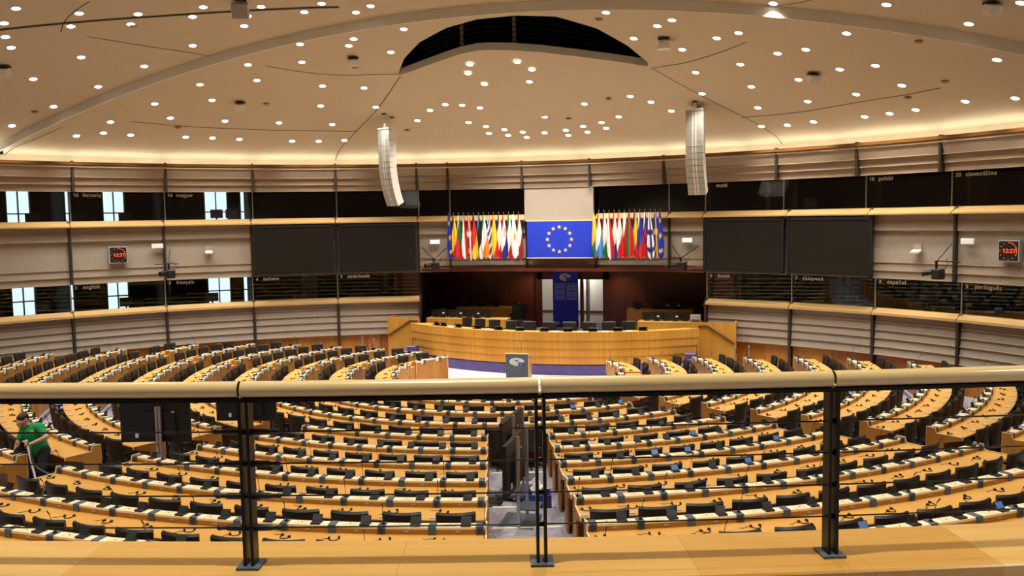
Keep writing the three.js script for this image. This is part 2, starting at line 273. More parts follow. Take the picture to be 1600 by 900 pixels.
// ------------------------------------------------------------------ ceiling: far shell with the opening, near shell, fascia between them
const HOLE = [[-3.75, -0.75], [-3.2, 0.1], [-2.3, 1.0], [-1.2, 1.68], [-0.15, 2.02], [1.0, 2.08], [2.1, 1.9], [3.1, 1.1], [3.8, 0.0], [4.25, -1.1], [3.2, -0.78], [2.17, -0.46], [1.2, -0.12], [0.35, 0.12], [-0.3, 0.25], [-0.72, 0.28], [-1.3, 0.16], [-2.0, -0.1], [-2.8, -0.42]];
const OPEN_N = 10;                                            // the first ten corners are the outer rim, the others the free edge of the canopy
{
  const grid = (rows) => {
    const P = [], I = [], U = [], n = rows[0].length;
    rows.forEach((r) => r.forEach(([x, y, z]) => { P.push(x, y, z); U.push(x, z); }));
    for (let j = 0; j + 1 < rows.length; j++) for (let i = 0; i + 1 < n; i++) { const a = j * n + i; I.push(a, a + 1, a + n, a + 1, a + n + 1, a + n); }
    const g = new THREE.BufferGeometry(); g.setAttribute('position', new THREE.Float32BufferAttribute(P, 3)); g.setAttribute('uv', new THREE.Float32BufferAttribute(U, 2)); g.setIndex(I); g.computeVertexNormals(); return g;
  };
  const R = 19.75, far = (cx, cz, t, zl, sign) => {           // distance from (cx, cz) to the boundary of the half disc
    const s = Math.sin(t), c = Math.cos(t), ox = cx, oz = cz - WZ, B = ox * s + oz * c; let d = -B + Math.sqrt(B * B - ox * ox - oz * oz + R * R);
    if (sign > 0 && c > 0) d = Math.min(d, (zl - cz) / c); if (sign < 0 && c < 0) d = Math.min(d, (zl - cz) / c); return d;
  };
  const ceil = struct('ceiling', 'shallow beige domed ceiling over the chamber', 'ceiling');
  // rim of the whole cut-out (outer rim of the opening + far edge of the canopy) as seen from its middle
  const CAN = [[4.25, -1.1], [3.4, -2.0], [2.5, -2.9], [1.5, -3.85], [0.7, -4.45], [0.1, -4.65], [-0.6, -4.5], [-1.3, -3.9], [-2.1, -2.85], [-2.9, -1.8], [-3.75, -0.75]];
  const cut = [...HOLE.slice(0, OPEN_N), ...CAN.slice(1, -1)], cc = [0.2, -0.7];
  const rayTo = (t) => { const s = Math.sin(t), c = Math.cos(t); let best = 1e9; for (let i = 0; i < cut.length; i++) { const [ax, az] = cut[i], [bx, bz] = cut[(i + 1) % cut.length], ex = bx - ax, ez = bz - az, den = s * ez - c * ex; if (Math.abs(den) < 1e-9) continue; const wx = ax - cc[0], wz = az - cc[1], d = (wx * ez - wz * ex) / den, u = (wx * c - wz * s) / den; if (d > 0 && u >= -1e-6 && u <= 1 + 1e-6) best = Math.min(best, d); } return best; };
  const nA = 288, rows = [];
  for (let j = 0; j <= 34; j++) { const row = []; for (let i = 0; i <= nA; i++) { const t = -Math.PI + 2 * Math.PI * i / nA, d0 = rayTo(t), d1 = Math.max(d0 + 0.02, far(cc[0], cc[1], t, 2.299, 1)), d = d0 + (d1 - d0) * j / 34, x = cc[0] + d * Math.sin(t), z = cc[1] + d * Math.cos(t); row.push([x, domeY(x, Math.min(z, 2.299)), z]); } rows.push(row); }
  mesh('far_shell', grid(rows), M.ceil, ceil);
  const rows2 = [];
  for (let j = 0; j <= 30; j++) { const row = []; for (let i = 0; i <= 160; i++) { const t = -Math.PI + 2 * Math.PI * i / 160, d = far(0, 16, t, 2.3, -1) * j / 30, x = d * Math.sin(t), z = 16 + d * Math.cos(t); row.push([x, domeY(x, Math.max(z, 2.3001)), z]); } rows2.push(row); }
  mesh('near_shell', grid(rows2), M.ceil, ceil);
  const f0 = [], f1 = [], f2 = []; for (let i = 0; i <= 80; i++) { const x = -17.3 + 34.6 * i / 80, y = domeY(x, 2.299); f0.push([x, y - 0.02, 2.33]); f1.push([x, y + 0.3, 2.33]); f2.push([x, y - 0.02, 2.28]); }
  mesh('fascia', merge([grid([f0, f1]), grid([f2, f0])]), M.fascia, ceil);
  // canopy: the tongue of ceiling inside the cut-out, a little lower, with a thick free edge
  const full = [...CAN.slice().reverse()], near = HOLE.slice(OPEN_N);          // full: left -> far -> right ; near: right -> left
  const loop = [...full, ...near];
  const c0 = [0.2, -1.9], ring = []; for (let k = 0; k <= 8; k++) ring.push([...loop, loop[0]].map(([x, z]) => { const t = k / 8, X = c0[0] + (x - c0[0]) * t, Z = c0[1] + (z - c0[1]) * t; return [X, domeY(X, Z) - 0.10 - 0.05 * (1 - t), Z]; }));
  const side = [[...loop, loop[0]].map(([x, z]) => [x, domeY(x, z) - 0.10, z]), [...loop, loop[0]].map(([x, z]) => [x, domeY(x, z) + 0.12, z])];
  const cp = mesh('canopy', grid(ring), M.ceil, ceil); mesh('canopy_edge', grid(side), M.fascia, cp);
  // dark plenum above the opening, with rods across it
  const pl = mesh('plenum', new THREE.BoxGeometry(8.6, 0.1, 7.4).translate(0.25, 12.42, -1.3), M.void, ceil);
  const wallsP = []; for (let i = 0; i < cut.length; i++) { const a = cut[i], b = cut[(i + 1) % cut.length], y = (p) => domeY(p[0], Math.min(p[1], 2.2)) - 0.003; wallsP.push(grid([[[a[0], y(a), a[1]], [b[0], y(b), b[1]]], [[a[0], 12.4, a[1]], [b[0], 12.4, b[1]]]])); }
  mesh('plenum_wall', merge(wallsP), M.void, pl);
  for (let k = 0; k < 5; k++) { const y = 0.16 + k * 0.15; for (let i = 0; i + 1 < near.length; i++) { const a = near[i], b = near[i + 1]; mesh('louvre_rod', bar(V(a[0], domeY(a[0], a[1]) + y, a[1] - 0.1), V(b[0], domeY(b[0], b[1]) + y, b[1] - 0.1), 0.014, 5), M.satin, ceil); } }
  for (const [x, z] of [[-1.3, 0.0], [0.35, -0.05]]) mesh('hanger_post', cyl(0.06, 0.06, 0.9, 10).translate(x, domeY(x, z) + 0.5, z), M.mesh, ceil);
  // panel joints and the long shadow slot
  const JOINTS = [[[-10.5, 5.33], [-9.68, 3.86], [-8.7, 2.4]], [[-7.33, 1.37], [-6.59, 0.52], [-5.6, -0.2], [-3.79, -0.85]], [[-12.98, 0.75], [-11.71, -0.85], [-9.71, -2.57], [-7.37, -3.96], [-6.9, -4.17]], [[-3.8, -1.0], [-5.52, -2.9], [-7.27, -4.38], [-8.24, -5.19], [-8.73, -5.8]], [[4.3, -1.4], [5.05, -2.4], [6.17, -3.66], [7.38, -4.76], [8.11, -5.63], [8.34, -6.31]], [[4.4, -1.4], [5.36, -0.99], [6.51, -0.07], [7.17, 0.65]], [[6.92, -4.5], [8.75, -3.6], [10.49, -2.22], [11.57, -1.27], [12.26, -0.5]], [[7.97, 2.4], [8.49, 2.7], [9.0, 3.2]], [[-10.78, 5.95], [-10.33, 6.31], [-9.72, 6.61], [-9.04, 6.8]], [[-17.13, 1.97], [-16.58, 2.09], [-15.59, 1.99], [-14.28, 1.97]]];
  const ribbon = (pts, w, dy) => { const cv = new THREE.CatmullRomCurve3(pts.map(([x, z]) => V(x, 0, z))), L = cv.getLength(), n = Math.ceil(L / 0.25), A = [], B = []; for (let i = 0; i <= n; i++) { const p = cv.getPointAt(i / n), t = cv.getTangentAt(i / n); const ax = p.x - t.z * w, az = p.z + t.x * w, bx = p.x + t.z * w, bz = p.z - t.x * w; A.push([ax, domeY(ax, az) - dy, az]); B.push([bx, domeY(bx, bz) - dy, bz]); } return grid([A, B]); };
  for (const j of JOINTS) mesh('panel_joint', ribbon(j, 0.014, 0.006), M.joint, ceil);
  mesh('shadow_slot', ribbon([[-11.9, 7.2], [-9.89, 6.01], [-7.95, 4.97], [-5.91, 4.09], [-3.77, 3.3]], 0.05, 0.012), M.joint, ceil);
  mesh('cove_back', wsweep(rect(19.70, 19.75, 7.1, 7.99), -66, 52), M.ceil, ceil); mesh('cove_shelf', wsweep(rect(18.95, 19.72, 7.58, 7.63), -66, 52), M.ceil, ceil);
  structMesh('roof', cyl(22.9, 22.9, 0.2, 64).translate(0, 13.1, WZ), M.boothDark, 'roof slab above the chamber');
}
// downlights
const SPOTS = [[-10.55,7.64],[-11.34,7.26],[-11.9,6.7],[-12.27,6.17],[-13.29,4.43],[-15.85,2.8],[-14.19,2.76],[-11.46,4.5],[-12.41,2.79],[-10.56,2.93],[-9.69,6.46],[-10.36,6.04],[-8.61,5.53],[-9.14,5.18],[-7.57,4.61],[-6.99,4.93],[-5.67,4.2],[-6.29,3.9],[-4.79,3.41],[-4.1,3.68],[-6.72,3.42],[-8.65,3.16],[-5.66,2.16],[-6.22,1.09],[-7.73,1.72],[-8.09,0.68],[-6.46,-0.66],[-9.71,1.4],[-10.05,0.3],[-11.6,1.2],[-11.86,0.1],[-7.22,-1.9],[-7.52,-3.3],[-9.11,-2.29],[-10.58,-1.17],[-13.41,1.16],[-14.08,0.74],[-14.78,1.21],[-13.57,0.02],[-12.32,-1.31],[-11.65,-1.94],[-10.95,-2.57],[-9.43,-3.72],[-8.58,-4.2],[-3.48,2.84],[-2.92,3.06],[-4.06,1.84],[-2.41,1.95],[-3.4,0.65],[-4.4,1.49],[-5.27,-1.33],[-5.52,-2.75],[-7.69,-4.57],[-4.53,-4.18],[-3.8,-3.59],[-3.12,-3.33],[-2.56,-3.52],[-2.01,-3.84],[-2.77,-4.81],[-2.24,-5.23],[-2.29,-5.77],[-1.63,-5.59],[-1.62,-6.04],[-1.0,-5.88],[-0.96,-6.29],[-0.2,-6.03],[0.64,-5.9],[0.65,-6.29],[1.34,-5.64],[1.42,-6.08],[2.07,-5.36],[2.16,-5.79],[2.76,-4.93],[1.72,-3.99],[0.1,-4.85],[3.38,-3.43],[4.64,-4.38],[4.02,-3.8],[4.05,0.5],[4.81,1.33],[5.24,1.72],[3.53,2.12],[5.36,-0.11],[-1.23,-0.48],[-1.49,-1.06],[-1.21,-1.9],[0.29,-0.56],[0.61,-1.13],[0.31,-1.95],[7.83,2.5],[10.39,3.13],[9.63,1.82],[12.23,2.8],[13.09,1.75],[6.96,1.17],[6.37,0.75],[7.99,0.11],[8.71,0.55],[6.97,-0.82],[5.64,-1.59],[5.74,-3.02],[7.27,-2.24],[8.61,-1.42],[9.66,-0.41],[10.52,0.15],[8.94,-2.79],[10.24,-1.84],[11.32,-0.79],[7.46,-3.65],[7.58,-4.94],[8.4,-4.62],[9.19,-4.13],[10.63,-3.22],[11.27,-2.71],[11.9,-2.15],[12.97,-1.01],[13.99,-0.17],[12.93,4.31]];
const OVERHEAD = [];                                          // lamps of the same ceiling outside the picture, over the rear seats and gallery
for (let j = 0; j < 4; j++) for (let i = 0; i < 5; i++) { const x = -12.4 + i * 6.2, z = 8 + j * 5.2; if (Math.hypot(x, z - WZ) < 18.2 && !(x < -6 && z < 9)) OVERHEAD.push([x, z]); }
{
  const disc = new THREE.CircleGeometry(0.105, 14).rotateX(Math.PI / 2), ringG = new THREE.TorusGeometry(0.115, 0.012, 6, 24).rotateX(Math.PI / 2);
  const zone = (x, z) => (Math.abs(x - 0.3) < 2.2 && z < 0 && z > -2.5 ? 'on the hanging canopy' : z > 2.3 ? (x < 0 ? 'in the near-left ceiling' : 'in the near-right ceiling') : z < -3 && Math.abs(x) < 3.5 ? 'in the curve below the canopy' : x < 0 ? 'in the left ceiling field' : 'in the right ceiling field');
  const count = {};
  const list = [...SPOTS].sort((a, b) => a[0] - b[0]);
  const lamp = (x, z, label, inten, group) => {
    const y = domeY(x, z), g = thing('downlight', label, 'downlight', [x, y, z], 0, group);
    const canopy = Math.abs(x - 0.3) < 2.2 && z < 0 && z > -2.5, n = V(-2 * 0.0109 * x, -1, -2 * 0.0109 * (z - WZ)).normalize();
    if (canopy) g.position.y -= 0.15;
    const q = new THREE.Quaternion().setFromUnitVectors(V(0, -1, 0), n), off = n.clone().multiplyScalar(0.012);
    const a = mesh('lens', disc, M.glow, g); a.quaternion.copy(q); a.position.copy(off);
    const b = mesh('trim_ring', ringG, M.white, g); b.quaternion.copy(q); b.position.copy(off).multiplyScalar(0.5);
    const s = new THREE.SpotLight(LAMP_COL, inten, 0, 0.95, 0.8, 2); s.name = 'lamp'; s.castShadow = true; s.shadow.radius = 4; s.shadow.mapSize.set(256, 256);
    s.position.copy(n).multiplyScalar(0.06); s.target.position.copy(n).multiplyScalar(0.06).add(V(0, -1, 0)); g.add(s, s.target); s.target.name = 'aim';
  };
  for (const [x, z] of list) { const k = zone(x, z); count[k] = (count[k] || 0) + 1; lamp(x, z, 'round recessed downlight ' + k + ', ' + ord(count[k]) + ' from the left', LAMP, 'ceiling downlights'); }
  for (const [x, z] of OVERHEAD) lamp(x, z, 'round recessed downlight above the rear seats, outside the picture', LAMP * 5.2, 'downlights above the rear seats');
}
// cove strips behind the top of the upper panels
{
  for (let a = -64; a < 50; a += 9.5) {
    const b = Math.min(a + 9.3, 50), m = (a + b) / 2 * D2R, p = wallAt(m, 19.25, 7.72);
    const t = thing('cove_strip', 'glowing cove light strip on top of the upper wall, ' + ord(Math.round((a + 64) / 9.5) + 1) + ' from the left', 'cove light', [p.x, p.y, p.z], 0, 'cove light strips');
    const g = wsweep(rect(19.17, 19.33, 7.66, 7.70), a, b); g.translate(-p.x, -p.y, -p.z); mesh('diffuser', g, M.lit, t);
    const l = new THREE.RectAreaLight(COVE_COL, COVE, 3.0, 0.14); l.name = 'strip_lamp'; l.position.set(0, 0.01, 0); l.rotation.order = 'YXZ'; l.rotation.set(55 * D2R, -m, 0); t.add(l);
  }
}

// ------------------------------------------------------------------ seating: curved desk blocks with consoles, chairs, headsets
const SEAT = 0.66;
const eyeInv = (() => { camera.updateMatrixWorld(true); camera.updateProjectionMatrix(); return camera.matrixWorldInverse.copy(camera.matrixWorld).invert(); })();
function inFrame(p, margin = 0.12) { const v = p.clone().applyMatrix4(eyeInv); if (v.z > -0.2) return false; v.applyMatrix4(camera.projectionMatrix); return Math.abs(v.x) < 1 + margin && Math.abs(v.y) < 1 + margin * 1.5; }
const BLOCK = {
  FL: ['far-left block', 'from the left'], CL: ['block left of the central aisle', 'from the left'], CR: ['block right of the central aisle', 'from the left'], IN: ['inner centre block', 'from the left'],
  LW: ['left wing', 'from the rear aisle'], LT: ['left wing end by the tribune', 'from the tribune'], RW: ['right wing', 'from the rear aisle'], RT: ['right wing end by the tribune', 'from the tribune'],
};
const END_L = [127, 124.5, 117.7, 110.7, 106, 100.3, 93.2, 83.7, 76, 70, 0], END_R = [128, 124.5, 119, 111.5, 107.5, 101.8, 95.6, 86.3, 77, 70, 0], SPLIT = [99, 88, 81.5, 80.5, 81, 81.3, 84.5, 0, 0, 0, 0];
const segs = [];
for (let k = 0; k < 11; k++) {
  const R = rowR[k], g = 0.62 / R / D2R, n = 54.7 - 1.05 / R / D2R;
  if (k < 4) segs.push([k, -n, n, 'IN']);
  else { segs.push([k, -n, -17.5 - g, 'FL'], [k, -17.5 + g, 17.5 - g, 'CL'], [k, 17.5 + g, n, 'CR']); }
  if (k < 9) for (const [s, E, A, B] of [[-1, END_L, 'LW', 'LT'], [1, END_R, 'RW', 'RT']]) {
    const gap = 0.16 / R / D2R;
    if (SPLIT[k]) { segs.push([k, ...[s * 54.7, s * (SPLIT[k] - gap)].sort((a, b) => a - b), A], [k, ...[s * (SPLIT[k] + gap), s * E[k]].sort((a, b) => a - b), B]); }
    else segs.push([k, ...[s * 54.7, s * E[k]].sort((a, b) => a - b), A]);
  }
}
// shared small pieces; local frame: +z away from the centre (towards the sitter), origin on the ledge line at floor level
const stripTop = box(0.10, 0.008, 0.150, 0, 0.853, -0.005), stripFace = box(0.10, 0.105, 0.012, 0, 0.803, 0.076);
const G = {
  strip: merge([stripTop, stripFace]),
  grille: cyl(0.036, 0.036, 0.008, 14).rotateX(Math.PI / 2).translate(0, 0.80, 0.085),
  unit: merge([box(0.125, 0.02, 0.13, 0, 0.86, 0.0), box(0.13, 0.10, 0.014).rotateX(-0.6).translate(0, 0.905, -0.035)]),
  face: box(0.112, 0.082, 0.003).rotateX(-0.6).translate(0, 0.9096, -0.0276),
  card: merge([box(0.17, 0.004, 0.10, 0, 0.852, 0.0)]), slot: cyl(0.008, 0.008, 0.008, 8).translate(0, 0.856, 0),
  badge: box(0.06, 0.022, 0.004, 0, 0.79, 0.0715),
  plateA: box(0.12, 0.15, 0.012, -0.07, 0.79, -0.087), plateB: box(0.11, 0.13, 0.014, 0.055, 0.81, -0.088),
  pad: box(0.13, 0.012, 0.11, 0, 0.757, 0.50),
  mic: merge([cyl(0.022, 0.026, 0.02, 10).translate(0, 0.868, 0.0), bar(V(0, 0.87, 0.0), V(0.015, 1.12, 0.08), 0.0042, 5), bar(V(0.015, 1.12, 0.08), V(0.02, 1.17, 0.12), 0.0085, 6)]),
};
const chairParts = (() => {
  const arc = (r0, r1, y0, y1, tilt) => { const g = sweep(0, -0.32, 1, [[r0 + 0.01, y0], [r1 - 0.01, y0], [r1, y0 + 0.02], [r1 + tilt, y1 - 0.025], [r1 + tilt - 0.02, y1], [r0 + tilt + 0.02, y1], [r0 + tilt, y1 - 0.03], [r0, y0 + 0.02]], -27 * D2R, 27 * D2R, 8); return g; };
  return {
    backrest: arc(0.50, 0.56, 0.46, 0.935, 0.04),
    seat: new RoundedBoxGeometry(0.47, 0.10, 0.46, 2, 0.035).translate(0, 0.45, 0.0),
    pedestal: merge([cyl(0.035, 0.035, 0.32, 10).translate(0, 0.24, 0), ...[0, 1, 2, 3, 4].map((i) => box(0.05, 0.035, 0.28, 0, 0.06, 0.14).rotateY(i * 1.2566)), ...[0, 1, 2, 3, 4].map((i) => cyl(0.028, 0.028, 0.03, 8).rotateZ(Math.PI / 2).translate(0, 0.03, 0.27).rotateY(i * 1.2566))]),
    arms: [-1, 1].map((s) => merge([box(0.045, 0.03, 0.27, s * 0.262, 0.635, 0.03), box(0.035, 0.22, 0.04, s * 0.262, 0.525, 0.06), box(0.06, 0.03, 0.04, s * 0.24, 0.42, 0.06)])),
  };
})();
const protoChair = new THREE.Group();
mesh('seat', chairParts.seat, M.leather, protoChair); mesh('backrest', chairParts.backrest, M.leather, protoChair); mesh('pedestal', chairParts.pedestal, M.black, protoChair);
for (const a of chairParts.arms) mesh('armrest', a, M.black, protoChair);
const chairAll = merge([chairParts.seat.clone(), chairParts.backrest.clone(), chairParts.pedestal.clone(), ...chairParts.arms.map((a) => a.clone())]);
const headsetGeo = (() => { const pts = []; for (let i = 0; i <= 12; i++) { const t = Math.PI * i / 12; pts.push(V(0.062 * Math.cos(t), 0.008, 0.075 * Math.sin(t) - 0.03)); } return new THREE.TubeGeometry(new THREE.CatmullRomCurve3(pts), 14, 0.006, 5); })();
const cordGeo = new THREE.TubeGeometry(new THREE.CatmullRomCurve3([V(-0.062, 0.006, -0.03), V(-0.12, 0.005, -0.05), V(-0.17, 0.005, -0.01), V(-0.22, 0.005, -0.03)]), 10, 0.0035, 4);
const padGeo = new RoundedBoxGeometry(0.03, 0.03, 0.045, 1, 0.01);
const protoHead = new THREE.Group();
mesh('headband', headsetGeo, M.black, protoHead); mesh('cord', cordGeo, M.black, protoHead);
for (const s of [-1, 1]) { const p = mesh('ear_pad', padGeo, M.black, protoHead); p.position.set(s * 0.062, 0.016, -0.035); }
const headAll = merge([headsetGeo.clone(), cordGeo.clone(), padGeo.clone().translate(0.062, 0.016, -0.035), padGeo.clone().translate(-0.062, 0.016, -0.035)]);

const seats = [];
for (const [k, d0, d1, kind] of segs) {
  const R = rowR[k], y = rowF[k], a0 = d0 * D2R, a1 = d1 * D2R, m = (a0 + a1) / 2, L = (a1 - a0) * R, n = Math.max(1, Math.round((L - 0.1) / SEAT));
  const probe = []; for (let i = 0; i <= 8; i++) { const a = a0 + (a1 - a0) * i / 8; probe.push(V(R * Math.sin(a), y + 0.8, R * Math.cos(a))); }
  if (!probe.some((p) => inFrame(p))) continue;
  const o = V(R * Math.sin(m), y, R * Math.cos(m)), [where, from] = BLOCK[kind];
  const g = thing('desk_row', 'curved wooden desk, ' + where + ', ' + ord(k + 1) + ' row out from the lectern', 'desk', [o.x, o.y, o.z], 0, 'curved desk rows');
  const sw = (prof, b0, b1) => sweep(0, 0, 1, prof, b0, b1, nseg(R, b1 - b0)).translate(-o.x, 0, -o.z);
  const e = 0.03 / R, np = Math.max(1, Math.round(n / 2));
  for (let i = 0; i < np; i++) { const b0 = a0 + e + (a1 - a0 - 2 * e) * i / np, b1 = a0 + e + (a1 - a0 - 2 * e) * (i + 1) / np; mesh('front_panel', sw(rect(R - 0.08, R - 0.055, 0.0, 0.815), b0 + 0.001 / R, b1 - 0.001 / R), M.front[(i + k) % 3], g); }
  mesh('ledge', sw([[R - 0.08, 0.816], [R + 0.068, 0.816], [R + 0.068, 0.844], [R + 0.062, 0.85], [R - 0.074, 0.85], [R - 0.08, 0.844]], a0 + e, a1 - e), M.ledge, g);
  mesh('console_face', sw(rect(R + 0.05, R + 0.068, 0.745, 0.816), a0 + e, a1 - e), M.face, g);
  mesh('desktop', sw([[R + 0.05, 0.717], [R + 0.565, 0.717], [R + 0.58, 0.725], [R + 0.58, 0.742], [R + 0.57, 0.75], [R + 0.05, 0.75]], a0 + e, a1 - e), M.desk, g);
  mesh('under_panel', sw(rect(R + 0.0, R + 0.02, 0.05, 0.716), a0 + e, a1 - e), M.face, g);
  const prof = (t) => [[R - 0.085 - t, 0], [R - 0.085 - t, 0.858 + t], [R + 0.072 + t, 0.858 + t], [R + 0.10 + t, 0.757 + t], [R + 0.585 + t, 0.757 + t], [R + 0.60 + t, 0.70], [R + 0.26, 0.60], [R + 0.2, 0]];
  for (const s of [0, 1]) {
    const b0 = s ? a1 - e : a0, b1 = s ? a1 : a0 + e, q = mesh('end_panel', sw(prof(0), b0, b1), M.front[(k + s) % 3], g);
    mesh('edge_band', sw(prof(0.008).map(([r, yy], i) => [r, i > 6 || i === 0 ? Math.max(yy, 0.45) : yy]), b0 + e * 0.2, b1 - e * 0.2), M.edge, q);
  }
  const put = (name, geo, mat, a, parent = g) => { const q = mesh(name, geo, mat, parent); q.position.set(R * Math.sin(a) - o.x, 0, R * Math.cos(a) - o.z); q.rotation.y = a; return q; };
  const wing = kind[0] === 'L' || kind[0] === 'R' ? kind !== 'CR' : false;
  const step = (a1 - a0 - 0.1 / R) / n;
  for (let i = 0; i <= n; i++) {
    const b = a0 + 0.05 / R + i * step;
    const s = put('console_strip', G.strip, M.slate, b + (i === 0 ? 0.045 / R : i === n ? -0.045 / R : 0));
    if ((i + k) % 2 === 0 || i === 0 || i === n) { const q = mesh('loudspeaker', G.grille, M.grille, s); q.name = 'loudspeaker'; }
    if ((i + k) % 2 === 0) put('microphone', G.mic, M.black, b + 0.01 / R);
  }
  for (let i = 0; i < n; i++) {
    const c = a0 + 0.05 / R + (i + 0.5) * step, p = V((R + 0.60) * Math.sin(c), y, (R + 0.60) * Math.cos(c));
    const u = put('voting_unit', G.unit, M.black, c + 0.10 / R);
    const lit = hash(k, i, kind.charCodeAt(0) + kind.charCodeAt(1)) ; const blueish = lit < (kind === 'CR' ? 0.14 : 0.05) && k > 1;
    mesh('unit_screen', G.face, blueish ? M.blueScreen : lit > 0.93 ? M.greenScreen : M.screen, u);
    const cd = put('card_reader', G.card, M.edge, c - 0.10 / R); if (p.distanceTo(camera.position) < 17) mesh('card_slot', G.slot, M.grille, cd);
    if (p.distanceTo(camera.position) < 22) put('name_badge', G.badge, M.mesh, c); put('keypad', G.pad, M.mesh, c - 0.30 / R);
    if (wing) { put('number_plate', G.plateA, M.slate, c); put('number_plate', G.plateB, M.white, c); }
    const idx = kind === 'LW' || kind === 'RT' ? (n - i) : i + 1;
    seats.push({ k, kind, idx, where, from, a: c, p, R, y, dist: p.distanceTo(camera.position), seen: inFrame(p.clone().add(V(0, 0.8, 0)), 0.06) });
  }
  if (wing && SPLIT[k] && (kind === 'LW' || kind === 'RW')) {          // low wooden flap that bridges the gap in the wing
    const s = kind === 'LW' ? -1 : 1, c = s * SPLIT[k] * D2R, h = 0.16 / R; mesh('bridge_flap', sw(rect(R - 0.07, R + 0.55, 0.70, 0.715), c - h, c + h), M.desk, g); mesh('bridge_panel', sw(rect(R - 0.07, R - 0.045, 0, 0.70), c - h, c + h), M.front[0], g);
  }
}
const seen = seats.filter((s) => s.seen && s.p.distanceTo(V(-5.7, s.y, 12.74)) > 0.66 && s.p.distanceTo(V(-3.35, s.y, 9.25)) > 0.7).sort((a, b) => a.dist - b.dist);
const rest = { chair: [], head: [] };
const turnOf = (s, i) => s.a + (hash(i, s.k, 5) - 0.5) * 0.16;
seen.forEach((s, i) => {
  const t = turnOf(s, i), hp = V((s.R + 0.30) * Math.sin(s.a - 0.22 / s.R), s.y + 0.75, (s.R + 0.30) * Math.cos(s.a - 0.22 / s.R)), ht = s.a + (hash(i, 2, 9) - 0.5) * 1.4;
  const place = ', ' + ord(s.idx) + ' ' + s.from + ', ' + s.where + ', ' + ord(s.k + 1) + ' row';
  if (i < 300) {
    const c = protoChair.clone(); c.name = numbered('desk_chair'); c.position.copy(s.p); c.rotation.y = t; scene.add(c); tag(c, 'black chair' + place, 'chair', 'black chairs behind the curved desks');
    const h = protoHead.clone(); h.name = numbered('headset'); h.position.copy(hp); h.rotation.y = ht; scene.add(h); tag(h, 'headset on desk' + place, 'headset', 'black headsets lying on the desks');
  } else {
    rest.chair.push(chairAll.clone().rotateY(t).translate(s.p.x, s.p.y, s.p.z)); rest.head.push(headAll.clone().rotateY(ht).translate(hp.x, hp.y, hp.z));
  }
});
if (rest.chair.length) {
  const c = mesh('distant_chairs', mergeGeometries(rest.chair), M.leather, scene); c.userData.kind = 'stuff'; tag(c, 'remaining black chairs at the far ends of the wings', 'chairs');
  const h = mesh('distant_headsets', mergeGeometries(rest.head), M.black, scene); h.userData.kind = 'stuff'; tag(h, 'remaining headsets on the far wing desks', 'headsets');
}

// ------------------------------------------------------------------ tribune, recess behind it, lectern
const TZ = -13.0, tsw = (prof, a0, a1) => sweep(0, TZ, 1, prof, a0 * D2R, a1 * D2R, nseg(9.3, (a1 - a0) * D2R));
{
  const t = thing('tribune', 'long curved golden wood tribune with lapped boards and violet carpeted base', 'tribune', [0, 0, 0]);
  mesh('plinth', tsw([[8.55, 0], [9.27, 0], [9.2, 0.36], [9.12, 0.40], [8.55, 0.40]], -36.5, 36), M.blue, t);
  for (let i = 0; i < 4; i++) { const y1 = 1.53 - i * 0.285, y0 = y1 - 0.285, r = 9.33 - i * 0.035; mesh('front_board', tsw([[r - 0.05, y0], [r + 0.004, y0], [r + 0.004, y1], [r - 0.05, y1]], -36.6, 36.1), M.trib, t); mesh('groove', tsw(rect(r - 0.09, r - 0.04, y0 - 0.015, y0), -36.4, 35.9), M.trim, t); }
  mesh('tribune_top', tsw([[8.45, 1.45], [9.33, 1.53], [9.33, 1.545], [8.45, 1.475]], -36.6, 36.1), M.tribTop, t);
  for (const [a, b] of [[-36.6, -36.3], [35.8, 36.1]]) mesh('tribune_end', tsw(rect(8.45, 9.3, 0, 1.46), a, b), M.trib, t);
  // chairs, tablets and papers along the top
  const spots = [-27.5, -22.3, -17.0, -11.2, -5.6, 0.2, 6.0, 11.5, 17.0, 22.6];
  spots.forEach((d, i) => {
    const a = d * D2R, c = protoChair.clone(); c.name = numbered('tribune_chair'); c.position.set(7.75 * Math.sin(a), 0.75, TZ + 7.75 * Math.cos(a)); c.rotation.y = a + Math.PI; c.scale.set(0.98, 1.02, 0.98); scene.add(c);
    tag(c, 'black chair behind the tribune, ' + ord(i + 1) + ' from the left', 'chair', 'chairs behind the tribune');
  });
  [-29, -26.5, -21.5, -15.8, -10.0, -4.6, 1.2, 6.6, 12.2, 17.8, 23.6].forEach((d, i) => {
    const a = d * D2R, g = thing('tablet_console', 'small black conference console on the tribune top, ' + ord(i + 1) + ' from the left', 'console', [9.0 * Math.sin(a), 1.522, TZ + 9.0 * Math.cos(a)], a, 'consoles on the tribune top');
    mesh('console_body', box(0.30, 0.03, 0.16, 0, 0.015, 0), M.black, g); mesh('console_screen', box(0.29, 0.13, 0.016).rotateX(0.7).translate(0, 0.085, -0.03), M.screen, g);
    if (i % 2) mesh('console_mic', merge([bar(V(0.16, 0.02, 0), V(0.17, 0.26, -0.05), 0.005, 5), bar(V(0.17, 0.26, -0.05), V(0.17, 0.3, -0.08), 0.01, 6)]), M.black, g);
  });
  for (const [d, w] of [[-24, 0.2], [-13, 0.2], [3.5, 0.25], [9.3, 0.2], [15, 0.24], [20.5, 0.22]]) { const a = d * D2R, g = new THREE.BoxGeometry(w, 0.006, 0.2).rotateX(0.08); const m = mesh(numbered('paper_sheet'), g, M.white, scene); m.position.set(8.95 * Math.sin(a), 1.521, TZ + 8.95 * Math.cos(a)); m.rotation.y = a; tag(m, 'white paper sheet on the tribune top near ' + (d < 0 ? 'left' : 'right') + ' console at ' + ord(Math.round((d + 29) / 5.3) + 1) + ' place', 'paper', 'papers on the tribune'); }
}
